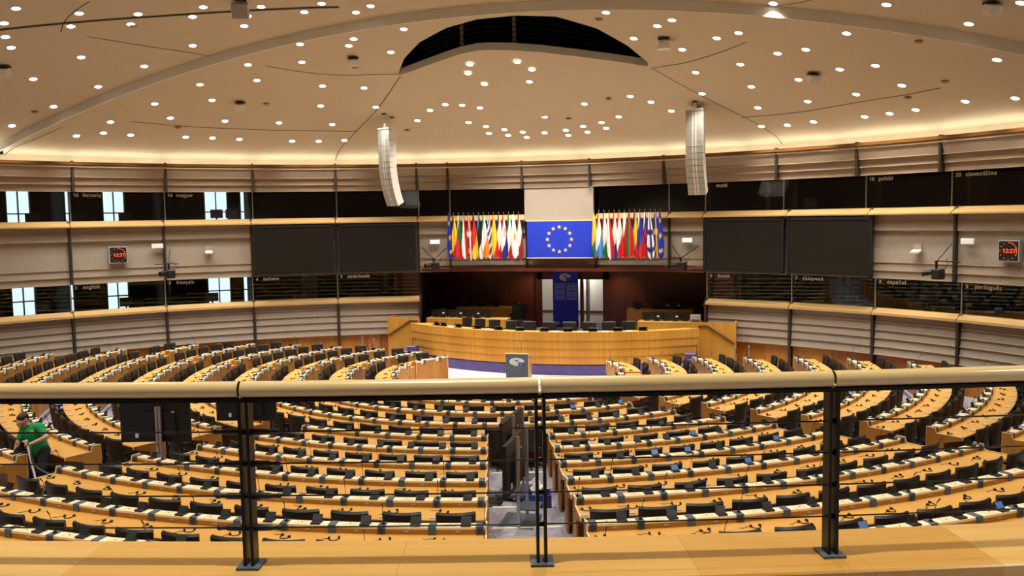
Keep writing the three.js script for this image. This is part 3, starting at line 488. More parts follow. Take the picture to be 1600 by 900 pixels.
{   // recess
  const rc = struct('wall_recess', 'dark mahogany panelled recess behind the tribune', 'wall');
  mesh('raised_floor', box(13.6, 0.75, 3.9, 0, 0.375, -10.8), M.carpet, rc); mesh('platform', tsw(rect(4.2, 8.5, 0, 0.749), -45, 45), M.carpet, rc);
  for (let i = 0; i < 14; i++) { const x = -6.86 + i * 0.98; if ((x + 0.49 > -1.65 && x < 1.1)) continue; mesh('recess_panel', box(0.97, 3.4, 0.06, x + 0.49, 1.75, -11.05), M.mahog[i % 2], rc); }
  mesh('recess_panel', box(0.25, 3.4, 0.06, -1.75, 1.75, -11.05), M.mahog[0], rc); mesh('recess_panel', box(0.90, 3.4, 0.06, 1.52, 1.75, -11.05), M.mahog[1], rc); mesh('recess_backing', merge([box(5.3, 3.6, 0.08, -4.3, 1.8, -11.14), box(5.8, 3.6, 0.08, 4.0, 1.8, -11.14), box(3.0, 0.7, 0.08, -0.25, 3.22, -11.14)]), M.mahog[0], rc);
  mesh('recess_lintel', box(3.2, 0.6, 0.06, -0.25, 3.18, -11.05), M.mahog[0], rc);
  for (const s of [-1, 1]) mesh('recess_side', box(0.1, 3.5, 4.0, s * 6.85, 1.75, -9.1), M.mahog[1], rc);
  for (const s of [-1, 1]) mesh('recess_pier', box(0.75, 3.5, 0.12, s * 6.28, 1.75, -7.4), M.mahog[0], rc);
  mesh('recess_ceiling', box(13.8, 0.1, 4.4, 0, 3.52, -9.2), M.mahog[1], rc);
  mesh('passage_wall', box(4.4, 3.5, 0.08, -0.2, 1.75, -12.6), M.white, rc); mesh('passage_rail', box(4.0, 0.1, 0.04, -0.2, 1.3, -12.54), M.trim, rc);
  for (const x of [-2.3, 1.9]) mesh('passage_side', box(0.1, 3.5, 1.6, x, 1.75, -11.9), M.white, rc);
  mesh('passage_floor', box(4.4, 0.1, 1.8, -0.2, 0.70, -11.9), M.carpet, rc); mesh('passage_ceiling', box(4.4, 0.1, 1.6, -0.2, 3.5, -11.9), M.white, rc);
  mesh('door_jamb', box(0.14, 2.9, 0.12, 0.16, 1.45, -11.0), M.mahog[0], rc);
  const d = struct('door_1', 'dark wooden door leaf standing open right of the blue banner', 'door');
  mesh('door_leaf', box(0.05, 2.2, 0.6, 0.36, 1.85, -11.35), M.mahog[1], d); mesh('door_handle', box(0.03, 0.03, 0.12, 0.32, 1.75, -11.15), M.steel, d);
  const l = new THREE.PointLight(LAMP_COL, 5, 0, 2); l.position.set(-0.2, 3.2, -11.9); l.castShadow = true; l.name = 'lamp';
  const pl = thing('passage_lamp', 'round ceiling lamp in the passage behind the recess', 'lamp', [0, 0, 0]); mesh('lamp_disc', cyl(0.12, 0.12, 0.03, 16).translate(-0.2, 3.33, -11.9), M.glow, pl); pl.add(l);
  for (const [x, w] of [[-2.2, 'left'], [1.9, 'right']]) { const q = thing('recess_downlight', 'small downlight in the recess ceiling ' + w + ' of the banner', 'downlight', [x, 3.465, -10.2]); mesh('lamp_disc', cyl(0.09, 0.09, 0.015, 16).translate(0, -0.008, 0), M.glow, q); const s = new THREE.SpotLight(LAMP_COL, 6, 0, 1.0, 0.8, 2); s.name = 'lamp'; s.castShadow = true; s.shadow.radius = 4; s.position.set(0, -0.05, 0); s.target.position.set(0, -1, -0.25); q.add(s, s.target); s.target.name = 'aim'; }
  const sg = thing('exit_sign', 'small dark sign with a white arrow on the passage wall', 'sign', [1.05, 2.35, -12.54]); mesh('sign_plate', box(0.26, 0.26, 0.02), M.black, sg);
  const ar = new THREE.Shape(); ar.moveTo(-0.08, 0.02); ar.lineTo(0, 0.02); ar.lineTo(0, 0.07); ar.lineTo(0.08, 0); ar.lineTo(0, -0.07); ar.lineTo(0, -0.02); ar.lineTo(-0.08, -0.02); mesh('arrow', new THREE.ExtrudeGeometry(ar, { depth: 0.004, bevelEnabled: false }).translate(0, 0, 0.011), M.white, sg);
}
// printed emblem used on banner, lectern: oval of rings with a small flag
function emblem(c, x, y, w, ink, flagInk) {
  const h = w * 0.56; c.save(); c.beginPath(); c.ellipse(x, y, w / 2, h / 2, 0, 0, 7); c.clip(); c.fillStyle = ink; c.fillRect(x - w, y - h, 2 * w, 2 * h);
  c.strokeStyle = 'rgba(60,70,80,0.75)'; c.lineWidth = w * 0.018; for (let i = 1; i < 6; i++) { c.beginPath(); c.ellipse(x + w * 0.06, y + h * 0.05, w * 0.09 * i, h * 0.1 * i, 0, Math.PI * 0.5, Math.PI * 1.75); c.stroke(); }
  c.fillStyle = 'rgba(40,45,55,0.9)'; c.beginPath(); c.ellipse(x - w * 0.02, y - h * 0.12, w * 0.1, h * 0.08, 0, 0, 7); c.fill(); c.restore();
  c.fillStyle = flagInk; c.fillRect(x + w * 0.08, y + h * 0.02, w * 0.4, h * 0.46); c.fillStyle = '#e8d060';
  for (let i = 0; i < 12; i++) { c.beginPath(); c.arc(x + w * 0.28 + Math.cos(i * Math.PI / 6) * w * 0.085, y + h * 0.25 + Math.sin(i * Math.PI / 6) * w * 0.085, w * 0.014, 0, 7); c.fill(); }
}
function canvasMat(w, h, draw, o = {}) { const cv = document.createElement('canvas'); cv.width = w; cv.height = h; draw(cv.getContext('2d')); const t = new THREE.CanvasTexture(cv); t.colorSpace = THREE.SRGBColorSpace; return std({ map: t, roughness: 0.55, ...o }); }
{
  const mat = canvasMat(512, 1024, (c) => {
    c.fillStyle = '#1024c0'; c.fillRect(0, 0, 512, 1024); emblem(c, 250, 150, 230, '#c9cbd6', '#1024c0'); c.fillStyle = '#c4c8dc'; c.font = 'bold 22px sans-serif';
    const L = ['Европейски парламент', 'Parlamento Europeo', 'Evropský parlament', 'Europa-Parlamentet', 'Europäisches Parlament', 'Euroopa Parlament', 'Ευρωπαϊκό Κοινοβούλιο', 'European Parliament', 'Parlement européen', 'Parlaimint na hEorpa', 'Europski parlament', 'Parlamento europeo'];
    const R = ['Eiropas Parlaments', 'Europos Parlamentas', 'Európai Parlament', 'Parlament Ewropew', 'Europees Parlement', 'Parlament Europejski', 'Parlamento Europeu', 'Parlamentul European', 'Európsky parlament', 'Evropski parlament', 'Euroopan parlamentti', 'Europaparlamentet'];
    L.forEach((s, i) => { c.textAlign = 'right'; c.fillText(s, 250, 262 + i * 24, 225); c.textAlign = 'left'; c.fillText(R[i], 272, 270 + i * 24, 225); });
    emblem(c, 90, 930, 90, '#c9cbd6', '#3a50c0'); emblem(c, 230, 930, 90, '#c9cbd6', '#3a50c0'); emblem(c, 370, 930, 90, '#c9cbd6', '#3a50c0');
  });
  const b = thing('banner', 'tall blue banner with emblem and columns of white text behind tribune', 'banner', [-0.5, 0.75, -10.7]);
  mesh('banner_print', new THREE.PlaneGeometry(1.12, 2.62).translate(0, 1.32, 0.012), mat, b); mesh('banner_board', box(1.12, 2.62, 0.02, 0, 1.32, 0), M.black, b); mesh('banner_foot', box(1.16, 0.06, 0.3, 0, 0.03, 0), M.steel, b);
}
{   // stair walls, handrails, steps, rear counters
  for (const s of [-1, 1]) {
    const side = s < 0 ? 'left' : 'right', w = thing('stair_wall', 'golden wooden stair wall with sloping handrail ' + side + ' of the tribune', 'stair wall', [s * 6.07, 0, -6.0]);
    for (let i = 0; i < 3; i++) mesh('wall_panel', box(0.448, 1.7, 0.06, s * (-0.45 + i * 0.45), 0.85, 0), M.trib, w);
    mesh('side_panel', box(0.06, 1.7, 0.75, s * 0.66, 0.85, -0.40), M.trib, w);
    mesh('handrail', merge([bar(V(s * -0.62, 1.60, 0.07), V(s * -0.32, 1.60, 0.07), 0.035, 8), bar(V(s * -0.32, 1.60, 0.07), V(s * 0.64, 0.98, 0.07), 0.035, 8)]), M.trim, w);
    const st = thing('carpet_steps', 'violet carpeted steps beside the ' + side + ' end of the tribune', 'steps', [s * 5.42, 0, -4.72]);
    for (let i = 0; i < 4; i++) { const x1 = 0.72 - i * 0.24; mesh('step', box(x1 + 0.36 + (i < 2 ? 0.3 : 0), 0.185, 0.74 - i * 0.12, s * ((x1 - 0.36) / 2 - (i < 2 ? 0.15 : 0)), 0.0925 + i * 0.185, -i * 0.06), M.blue, st); mesh('step_edge', box(x1 + 0.36 + (i < 2 ? 0.3 : 0), 0.012, 0.02, s * ((x1 - 0.36) / 2 - (i < 2 ? 0.15 : 0)), 0.185 * (i + 1) - 0.004, (0.74 - i * 0.12) / 2 - i * 0.06 + 0.008), M.mesh, st); }
    const [x0, x1] = s < 0 ? [-5.5, -2.1] : [3.1, 5.5], cw = x1 - x0, cx = (x0 + x1) / 2, c = thing('rear_counter', 'golden wooden staff counter behind the ' + side + ' half of the tribune', 'counter', [cx, 0.75, -7.35]);
    mesh('counter_front', box(cw, 0.78, 0.05, 0, 0.39, 0.3), M.trib, c); mesh('counter_top', box(cw, 0.04, 0.66, 0, 0.80, 0), M.tribTop, c); mesh('counter_end', box(0.05, 0.78, 0.6, -s * (cw / 2 - 0.03), 0.39, 0), M.trib, c);
    const [u0, u1] = s < 0 ? [-4.9, -2.0] : [2.4, 5.0], uw = u1 - u0, c2 = thing('raised_counter', 'higher wooden counter with screens deep in the recess, ' + side, 'counter', [(u0 + u1) / 2, 0.75, -9.3]);
    mesh('counter_front', box(uw, 1.03, 0.05, 0, 0.515, 0.3), M.trib, c2); mesh('counter_top', box(uw, 0.04, 0.66, 0, 1.05, 0), M.tribTop, c2); mesh('counter_end', box(0.05, 1.03, 0.6, -s * (uw / 2 - 0.03), 0.515, 0), M.trib, c2);
    const gear = (x, y, z, w2, h, kind, i) => {
      const g = thing('monitor', 'black ' + (kind ? 'monitor with bright label' : 'monitor') + ' on ' + (y > 1.7 ? 'raised' : 'staff') + ' counter ' + side + ' of recess, ' + ord(i) + ' from the left', 'monitor', [x, y, z], 0, 'monitors behind the tribune');
      mesh('monitor_body', box(w2, h, 0.06, 0, h / 2 + 0.05, 0), M.black, g); mesh('monitor_foot', box(w2 * 0.5, 0.05, 0.16, 0, 0.025, 0), M.black, g); if (kind) mesh('label_sticker', box(0.09, 0.05, 0.004, 0.05, h * 0.6, 0.033), M.white, g);
    };
    const xs = s < 0 ? [-5.25, -4.9, -4.5, -4.15, -3.8, -3.4, -3.0] : [3.4, 3.8, 4.15, 4.5, 4.85];
    xs.forEach((x, i) => gear(x, 1.57, -7.4 + (i % 2) * 0.1, 0.34 + (i % 3) * 0.05, 0.26 + (i % 2) * 0.05, i % 2, i + 1));
    (s < 0 ? [-4.6, -3.9, -3.2] : [2.8, 3.5, 3.95, 4.4]).forEach((x, i) => gear(x, 1.82, -9.3, 0.36, 0.25, s > 0 && i > 1, i + 1));
  }
  const pr = thing('printer', 'pale grey desk printer at the right end of the staff counter', 'printer', [5.25, 1.57, -7.3]); mesh('printer_body', new RoundedBoxGeometry(0.40, 0.26, 0.36, 2, 0.03).translate(0, 0.13, 0), M.mesh, pr); mesh('paper_tray', box(0.3, 0.02, 0.1, 0, 0.09, 0.2), M.slate, pr);
  const bt = tag(mesh('water_bottle', new THREE.LatheGeometry([[0.001, 0], [0.035, 0], [0.035, 0.16], [0.012, 0.2], [0.012, 0.24], [0.001, 0.24]].map((p) => new THREE.Vector2(...p)), 12), M.white, scene), 'small white bottle on the raised counter left of the banner', 'bottle'); bt.position.set(-2.2, 1.82, -9.2);
  const pc = protoChair.clone(); pc.name = numbered('president_chair'); pc.position.set(-2.0, 0.75, -8.4); pc.rotation.y = Math.PI; pc.scale.set(1.25, 1.35, 1.25); scene.add(pc); tag(pc, 'tall black high-backed chair left of the blue banner', 'chair');
}
{   // lectern
  const g = thing('lectern', 'slate grey fronted lectern with oval emblem on the pale floor', 'lectern', [-0.06, 0, -1.5], 0.02);
  mesh('lectern_body', box(0.66, 0.98, 0.46, 0.02, 0.49, -0.06), M.trib, g); const f = mesh('front_board', box(0.76, 1.12, 0.03, -0.02, 0.57, 0.19), M.slate, g);
  mesh('lectern_top', box(0.74, 0.03, 0.46).rotateX(-0.2).translate(0, 1.02, -0.06), M.trib, g); mesh('top_strip', box(0.78, 0.02, 0.04, -0.02, 1.135, 0.19), M.edge, g); mesh('edge_strip', box(0.012, 1.08, 0.034, 0.367, 0.55, 0.19), M.edge, g);
  mesh('base_plate', box(0.9, 0.03, 0.7, 0, 0.015, -0.05), M.trib, g);
  const mat = canvasMat(256, 160, (c) => { c.fillStyle = '#4a5662'; c.fillRect(0, 0, 256, 160); emblem(c, 122, 76, 220, '#d4d6d8', '#20309c'); });
  mesh('emblem_print', new THREE.PlaneGeometry(0.58, 0.36).translate(-0.01, 0.86, 0.2065), mat, f);
  mesh('lectern_mic', merge([bar(V(-0.06, 1.1, -0.1), V(-0.06, 1.38, -0.02), 0.006, 5), bar(V(0.06, 1.1, -0.1), V(0.07, 1.42, -0.02), 0.006, 5), bar(V(0.07, 1.42, -0.02), V(0.07, 1.46, 0.0), 0.013, 6)]), M.black, g);
}
for (const [x, z, side, i] of [[-4.6, -4.75, 'left', 1], [-5.2, -5.0, 'left', 2], [6.75, -5.0, 'right', 1], [7.2, -5.25, 'right', 2]]) {
  const g = thing('barrier_post', 'slim steel barrier post with red rope ' + side + ' of the tribune, ' + ord(i) + ' of two', 'barrier post', [x < 0 ? x - 2.2 : x, 0, z], 0, 'barrier posts');
  mesh('post_base', cyl(0.16, 0.16, 0.02, 18).translate(0, 0.01, 0), M.steel, g); mesh('post_pole', cyl(0.025, 0.025, 0.95, 10).translate(0, 0.49, 0), M.steel, g); mesh('post_head', cyl(0.04, 0.03, 0.06, 10).translate(0, 0.98, 0), M.steel, g);
  if (i === 1) mesh('rope', new THREE.TubeGeometry(new THREE.CatmullRomCurve3([V(0, 0.92, 0), V(0.22 * Math.sign(x), 0.45, -0.12), V(0.45 * Math.sign(x), 0.92, -0.25)]), 14, 0.022, 6), std({ color: 0x6a1512, roughness: 0.9 }), g);
}

// ------------------------------------------------------------------ things on the wall
function onWall(name, label, category, deg, y, r, group) { const p = wallAt(deg * D2R, r, y); return thing(name, label, category, [p.x, p.y, p.z], -deg * D2R, group); }
[[-35.95, -26.8, 'outer left'], [-26.35, -17.2, 'inner left'], [16.75, 25.6, 'inner right'], [25.95, 34.7, 'outer right']].forEach(([a, b, w]) => {
  const g = onWall('wall_screen', 'large dark video screen in black frame, ' + w + ' of the four', 'screen', (a + b) / 2, 3.49, 19.34, 'large wall screens'), W = 2 * 19.34 * Math.sin((b - a) / 2 * D2R), H = 1.94;
  mesh('screen_face', box(W - 0.2, H - 0.22, 0.03, 0, H / 2 - 0.02, 0.085), M.screen, g); mesh('screen_body', box(W, H, 0.12, 0, H / 2, 0.01), M.black, g);
  mesh('screen_frame', merge([box(W, 0.1, 0.05, 0, H - 0.05, 0.09), box(W, 0.08, 0.05, 0, 0.04, 0.09), box(0.09, H, 0.05, -W / 2 + 0.045, H / 2, 0.09), box(0.09, H, 0.05, W / 2 - 0.045, H / 2, 0.09)]), M.black, g);
});
{
  const g = onWall('flag_board', 'blue panel with a ring of twelve yellow stars above the tribune', 'flag panel', 0.1, 4.0, 19.12), H = 1.42;
  mesh('board', box(2.62, H, 0.05, 0, H / 2, 0), std({ color: 0x1030b8, roughness: 0.6 }), g);
  mesh('border', merge([box(2.66, 0.03, 0.07, 0, H + 0.015, 0), box(2.66, 0.03, 0.07, 0, -0.015, 0)]), M.edge, g);
  const st = new THREE.Shape(); for (let i = 0; i < 10; i++) { const r = i % 2 ? 0.036 : 0.094, a = Math.PI / 2 + i * Math.PI / 5; st[i ? 'lineTo' : 'moveTo'](r * Math.cos(a), r * Math.sin(a)); }
  const sgm = new THREE.ExtrudeGeometry(st, { depth: 0.008, bevelEnabled: false }), gold = std({ color: 0xd9c88a, roughness: 0.5 });
  for (let i = 0; i < 12; i++) { const a = i * Math.PI / 6, s = mesh('star', sgm, gold, g); s.position.set(0.48 * Math.sin(a), H / 2 + 0.48 * Math.cos(a), 0.026); }
}
{   // flags
  const c = (h) => new THREE.Color(h), B = c(0x1028a0), W = c(0xe4e2de), R = c(0xc01418), G = c(0x0b6a38), Y = c(0xe8b818), K = c(0x0c0c0c), LB = c(0x3a7ac8), O = c(0xe07818), MR = c(0x8c1c26), DB = c(0x16206e);
  const band = (...l) => (u, v) => l[Math.min(l.length - 1, Math.floor(Math.pow(0.66 * v + 0.34 * u, 0.8) * l.length))];
  const eu = (u, v) => (Math.hypot((u - 0.5) * 0.6, ((v * 6) % 2 - 1) * 0.5) < 0.14 ? Y : B);
  const cross = (f, x) => (u, v) => (Math.abs(u - 0.55) < 0.13 || Math.abs(v - 0.42) < 0.07 || Math.abs(v - 0.8) < 0.05 ? x : f);
  const L = [['blue flag with yellow stars', eu], ['black, yellow and red flag', band(K, Y, R)], ['white, green and red flag', band(W, G, R)], ['white and red flag with blue wedge', (u, v) => (u + v * 0.4 < 0.3 ? DB : u < 0.55 ? W : R)], ['red flag with white cross', cross(R, W)], ['black, red and gold flag', band(K, R, Y)], ['blue, black and white flag', band(LB, K, W)], ['green, white and orange flag', band(G, W, O)], ['blue and white striped flag', (u, v) => (Math.floor((v + u * 0.3) * 9) % 2 ? W : DB)], ['red and yellow flag', band(R, Y, Y, R)], ['blue, white and red tricolour flag', band(DB, W, R)], ['red, white and blue flag with checks', (u, v) => (v > 0.3 && v < 0.5 && u > 0.3 ? (Math.floor(u * 8) + Math.floor(v * 20)) % 2 ? R : W : band(R, W, DB)(u, v))], ['green, white and red flag', band(G, W, R)], ['white flag with small copper emblem', (u, v) => (Math.hypot(u - 0.55, (v - 0.5) * 1.4) < 0.14 ? O : W)], ['dark red flag with white stripe', band(MR, W, MR)]];
  const Rt = [['yellow, green and red flag', band(Y, Y, Y, G, R)], ['red, white and light blue flag', band(R, W, LB)], ['red, white and green flag', band(R, W, G)], ['white and red halved flag', (u) => (u < 0.45 ? W : R)], ['red, white and blue banded flag', band(R, W, B)], ['red flag with white band', band(R, W, R)], ['white over red flag', band(W, R)], ['green and red flag', (u) => (u < 0.4 ? G : R)], ['blue, yellow and red flag', band(DB, Y, R)], ['white, blue and red flag', band(W, B, R)], ['white, blue and red flag with crest', (u, v) => (Math.hypot(u - 0.45, (v - 0.45) * 1.6) < 0.2 ? R : band(W, B, R)(u, v))], ['white flag with blue cross', cross(W, DB)], ['blue flag with yellow cross', cross(B, Y)], ['rightmost blue flag with yellow stars', eu]];
  const m = std({ vertexColors: true, roughness: 0.75, side: THREE.DoubleSide });
  const make = (deg, [label, f], i, side) => {
    const g = onWall('hanging_flag', label + ' hanging in the ' + side + ' row', 'flag', deg, 3.9, 18.95, 'national flags above the tribune'), nu = 14, nv = 26, P = [], C = [], I = [], U = [], ph = hash(i, 3, 77) * 6, lean = 0.05 + hash(i, 4, 77) * 0.06, drop = 1.72 + hash(i, 5, 77) * 0.1;
    for (let b = 0; b <= nv; b++) for (let a = 0; a <= nu; a++) {
      const u = a / nu, v = b / nv, w = 0.05 + 0.23 * Math.pow(Math.min(1, v * 1.45), 0.8) * (1 - 0.12 * Math.max(0, v - 0.8) * 5);
      P.push((u - 0.5) * w + lean * v, 1.80 - drop * v * (1 - 0.10 * Math.abs(u - 0.45) * v * 2) , 0.02 + (i % 2) * 0.07 + 0.032 * Math.pow(v, 0.6) * Math.sin(u * 8.0 + ph + v * 1.6));
      const k = f(u, v); C.push(k.r, k.g, k.b); U.push(u, v);
    }
    for (let b = 0; b < nv; b++) for (let a = 0; a < nu; a++) { const q = b * (nu + 1) + a; I.push(q, q + nu + 1, q + 1, q + 1, q + nu + 1, q + nu + 2); }
    const geo = new THREE.BufferGeometry(); geo.setAttribute('position', new THREE.Float32BufferAttribute(P, 3)); geo.setAttribute('color', new THREE.Float32BufferAttribute(C, 3)); geo.setAttribute('uv', new THREE.Float32BufferAttribute(U, 2)); geo.setIndex(I); geo.computeVertexNormals();
    mesh('cloth', geo, m, g); mesh('pole', bar(V(-0.02, 1.5, -0.02), V(0, 1.86, 0), 0.011, 6), M.trim, g); mesh('finial', new THREE.ConeGeometry(0.016, 0.08, 8).translate(0, 1.90, 0), M.steel, g); mesh('bracket', bar(V(-0.02, 1.52, -0.02), V(-0.02, 1.52, -0.34), 0.01, 5), M.post, g);
  };
  L.forEach((f, i) => make(-13.15 + i * 0.605, f, i, 'left')); Rt.forEach((f, i) => make(4.35 + i * 0.605, f, i + 20, 'right'));
}
for (const [deg, y, side] of [[-50.15, 4.16, 'left'], [47.15, 4.12, 'right']]) {
  const g = onWall('wall_clock', 'square digital wall clock with red figures on the ' + side + ' wall', 'clock', deg, y, 19.5);
  mesh('clock_case', box(0.62, 0.60, 0.14, 0, 0.30, 0), M.mesh, g); mesh('clock_face', box(0.56, 0.54, 0.01, 0, 0.30, 0.073), M.black, g);
  const t = text('12:27', 0.115, 0.006); mesh('figures', t.translate(-0.175, 0.245, 0.08), M.red, g);
  const dots = []; for (let i = 0; i < 60; i++) { const a = i * Math.PI / 30, big = i % 5 === 0; if (!big && i > 19) continue; dots.push(cyl(big ? 0.013 : 0.010, big ? 0.013 : 0.010, 0.006, 8).rotateX(Math.PI / 2).translate(0.245 * Math.sin(a), 0.30 + 0.235 * Math.cos(a), 0.082)); }
  mesh('second_dots', merge(dots), M.red, g);
}
for (const [deg, y, on, w] of [[-15.0, 4.58, 1, 'between left screens and flags'], [14.8, 4.56, 1, 'between right flags and screens'], [-46.15, 4.66, 0, 'beside the left camera arm'], [43.5, 4.58, 0, 'beside the right camera arm']]) {
  const g = onWall('emergency_light', (on ? 'lit' : 'unlit') + ' white emergency light box ' + w, 'light', deg, y, 19.46); mesh('light_case', new RoundedBoxGeometry(0.40, 0.17, 0.09, 2, 0.015).translate(0, 0.085, 0), M.white, g);
  if (on) { mesh('light_lens', box(0.36, 0.13, 0.012, 0, 0.085, 0.048), M.lit, g); const l = new THREE.RectAreaLight(0xfff4e0, 1.6, 0.36, 0.13); l.name = 'lamp'; l.position.set(0, 0.085, 0.06); l.rotation.y = Math.PI; g.add(l); }
}
for (const [deg, y, side] of [[-40.8, 4.42, 'left'], [38.8, 4.3, 'right']]) { const g = onWall('infrared_emitter', 'small tilted white emitter box on the ' + side + ' wall panel', 'emitter', deg, y, 19.54); mesh('back_plate', box(0.24, 0.26, 0.04, 0, 0.14, 0), M.panel, g); mesh('emitter_box', box(0.26, 0.06, 0.22).rotateX(0.35).translate(0, 0.03, 0.12), M.white, g); }
for (const [deg, w, arm] of [[-45.3, 'left of the left-hand screens', 1], [-15.0, 'under the left emergency light', 0], [14.6, 'under the right emergency light', 0], [41.7, 'on the right wall by the clock', 1]]) {
  const g = onWall('wall_camera', 'black remote camera on a steel bracket ' + w, 'camera', deg, 3.55, 19.0);
  if (arm) mesh('bracket_arm', merge([bar(V(0, 0.55, 0.1), V(0.15, 1.05, -0.42), 0.022), bar(V(0, 0.55, 0.1), V(0.4, 0.5, -0.45), 0.02), bar(V(0, 0.55, 0.1), V(-0.4, 0.5, -0.45), 0.02)]), M.post, g);
  else mesh('bracket_arm', merge([bar(V(0, 0.45, 0.1), V(-0.52, 0.9, -0.4), 0.026), bar(V(0, 0.45, 0.1), V(0.52, 0.9, -0.4), 0.026), bar(V(-0.52, 0.45, -0.4), V(0, 0.45, 0.1), 0.02)]), M.post, g);
  mesh('camera_mount', cyl(0.04, 0.04, 0.25, 10).translate(0, arm ? 0.42 : 0.36, 0.1), M.black, g);
  const b = mesh('camera_head', new RoundedBoxGeometry(0.30, 0.32, 0.28, 2, 0.05).translate(0.06, 0.16, 0.1), M.black, g); mesh('camera_lens', cyl(0.095, 0.08, 0.34, 16).rotateX(Math.PI / 2).rotateY(-0.9).rotateX(0.2).translate(-0.2, 0.2, 0.2), M.black, b);
  mesh('camera_cable', new THREE.TubeGeometry(new THREE.CatmullRomCurve3([V(0.12, 0.25, 0.05), V(0.28, 0.4, 0.0), V(0.2, 0.55, -0.1), V(0.1, 0.6, -0.3)]), 16, 0.012, 5), M.black, g);
}

// ------------------------------------------------------------------ hanging from and set into the ceiling
for (const [x, z, turn, side] of [[-5.42, -3.45, -0.42, 'left'], [5.5, -3.72, -0.22, 'right']]) {
  const top = side === 'left' ? 8.82 : 8.98, g = thing('line_array', 'tall curved white loudspeaker column hanging ' + side + ' of the canopy', 'loudspeaker', [x, top, z], turn), n = 14; let y = 0, zz = 0, an = 0;
  mesh('rigging_frame', box(0.60, 0.05, 0.42, 0, 0.03, 0), M.white, g);
  for (let i = 0; i < n; i++) {
    const h = 0.195; an = i < 6 ? 0 : (i - 5) * 0.055; y -= h * Math.cos(an); zz -= h * Math.sin(an) * 0.9;
    const cab = mesh('cabinet', new THREE.ExtrudeGeometry(new THREE.Shape([[-0.30, 0.18], [0.30, 0.18], [0.27, -0.16], [-0.27, -0.16]].map((p) => new THREE.Vector2(...p))), { depth: h - 0.003, bevelEnabled: false }).rotateX(Math.PI / 2).translate(0, h - 0.0015, 0), M.white, g);
    cab.position.set(0, y, zz); cab.rotation.x = an;
    mesh('front_grille', merge([box(0.21, h - 0.006, 0.012, -0.18, h / 2, 0.186), box(0.05, h - 0.006, 0.012, 0, h / 2, 0.186), box(0.21, h - 0.006, 0.012, 0.18, h / 2, 0.186)]), M.mesh, cab);
  }
  const cy = domeY(x, z) - top; mesh('hanging_cable', merge([bar(V(0, 0.05, 0.1), V(0, cy + 0.05, 0.1), 0.014), bar(V(0, 0.05, -0.12), V(0, cy, -0.12), 0.014), cyl(0.05, 0.05, 0.16, 8).translate(0, 0.16, 0.1)]), M.white, g);
  for (const dz of [0.12, -0.25]) { const xx = x + dz * Math.sin(turn), z2 = z + dz * Math.cos(turn); mesh('ceiling_port', cyl(0.085, 0.085, 0.02, 18).translate(dz === 0 ? 0 : 0, domeY(xx, z2) - top - 0.01, dz), M.void, g); }
}
[[-5.92, 4.81, 0], [-4.65, 0.7, 1], [-13.22, 5.5, 1], [-9.41, -0.35, 1], [4.9, 0.54, 2], [12.4, 4.06, 1], [8.98, -0.93, 1]].forEach(([x, z, k], i) => {
  const g = thing('ceiling_spotlight', ['large grey tilted', 'small white boxy', 'white conical'][k] + ' ceiling spotlight, ' + ord([3, 4, 1, 2, 5, 7, 6][i]) + ' from the left', 'spotlight', [x, domeY(x, z), z], 0.4);
  mesh('mount', cyl(0.17, 0.17, 0.03, 18).translate(0, -0.015, 0), M.joint, g);
  mesh('housing', k === 2 ? cyl(0.10, 0.20, 0.26, 18).translate(0, -0.18, 0) : (k ? new RoundedBoxGeometry(0.30, 0.22, 0.28, 2, 0.03) : new RoundedBoxGeometry(0.42, 0.40, 0.34, 2, 0.03)).rotateX(0.4).translate(0, k ? -0.16 : -0.3, 0.05), k ? M.white : M.mesh, g);
});
[[-9.15, 5.07], [-8.74, -0.89], [-14.79, 2.92], [-4.89, 0.08], [-12.1, -0.6], [-5.18, -4.74], [3.26, 1.69], [0.93, -5.05], [2.62, -3.63], [11.29, 1.98], [12.28, -0.07], [11.59, -1.47]].sort((a, b) => a[0] - b[0]).forEach(([x, z], i) => {
  const g = thing('smoke_detector', 'small brownish round smoke detector on the ceiling, ' + ord(i + 1) + ' from the left', 'detector', [x, domeY(x, z) - 0.005, z], 0, 'ceiling smoke detectors');
  mesh('detector_base', cyl(0.10, 0.10, 0.03, 18).translate(0, -0.01, 0), std({ color: 0xa98d66, roughness: 0.7 }), g); mesh('detector_dome', cyl(0.07, 0.04, 0.03, 16).translate(0, -0.04, 0), M.lip, g);
});

// ------------------------------------------------------------------ screens on stands in the aisles, crate
function stand(x, y, z, turn, label, low) {
  const g = thing('screen_stand', label, 'screen', [x, y, z], turn), W = 1.34, c = low ? 1.12 : 1.36, H = 0.86;
  mesh('screen_back', box(W, H, 0.07, 0, c, -0.08), M.black, g); mesh('electronics_cover', box(0.7, 0.45, 0.06, 0.05, c - 0.08, -0.02), M.black, g); mesh('screen_front', box(W - 0.04, H - 0.04, 0.01, 0, c, -0.12), M.screen, g);
  for (const s of [-1, 1]) mesh('column', box(0.045, 1.6, 0.05, s * 0.03 + (low ? 0.3 * s : 0.1), 0.84, 0.06), M.steel, g);
  mesh('bracket', box(0.34, 0.3, 0.04, 0, c, 0.02), M.black, g); mesh('socket_plate', merge([box(0.06, 0.09, 0.01, -0.36, c - 0.3, -0.04), box(0.05, 0.03, 0.01, 0.35, c + 0.15, -0.04)]), M.white, g);
  mesh('shelf', box(0.42, 0.02, 0.34, -0.1, 0.42, 0.2), M.slate, g); mesh('cart_base', box(0.75, 0.05, 0.6, 0, 0.1, 0), M.slate, g);
  for (const a of [-1, 1]) for (const b of [-1, 1]) mesh('castor', cyl(0.04, 0.04, 0.03, 12).rotateZ(Math.PI / 2).translate(a * 0.32, 0.04, b * 0.25), M.black, g);
  return g;
}
stand(-3.72, rowF[6], 11.75, 0.3, 'black screen on a steel column in the left aisle, seen from behind', 0);
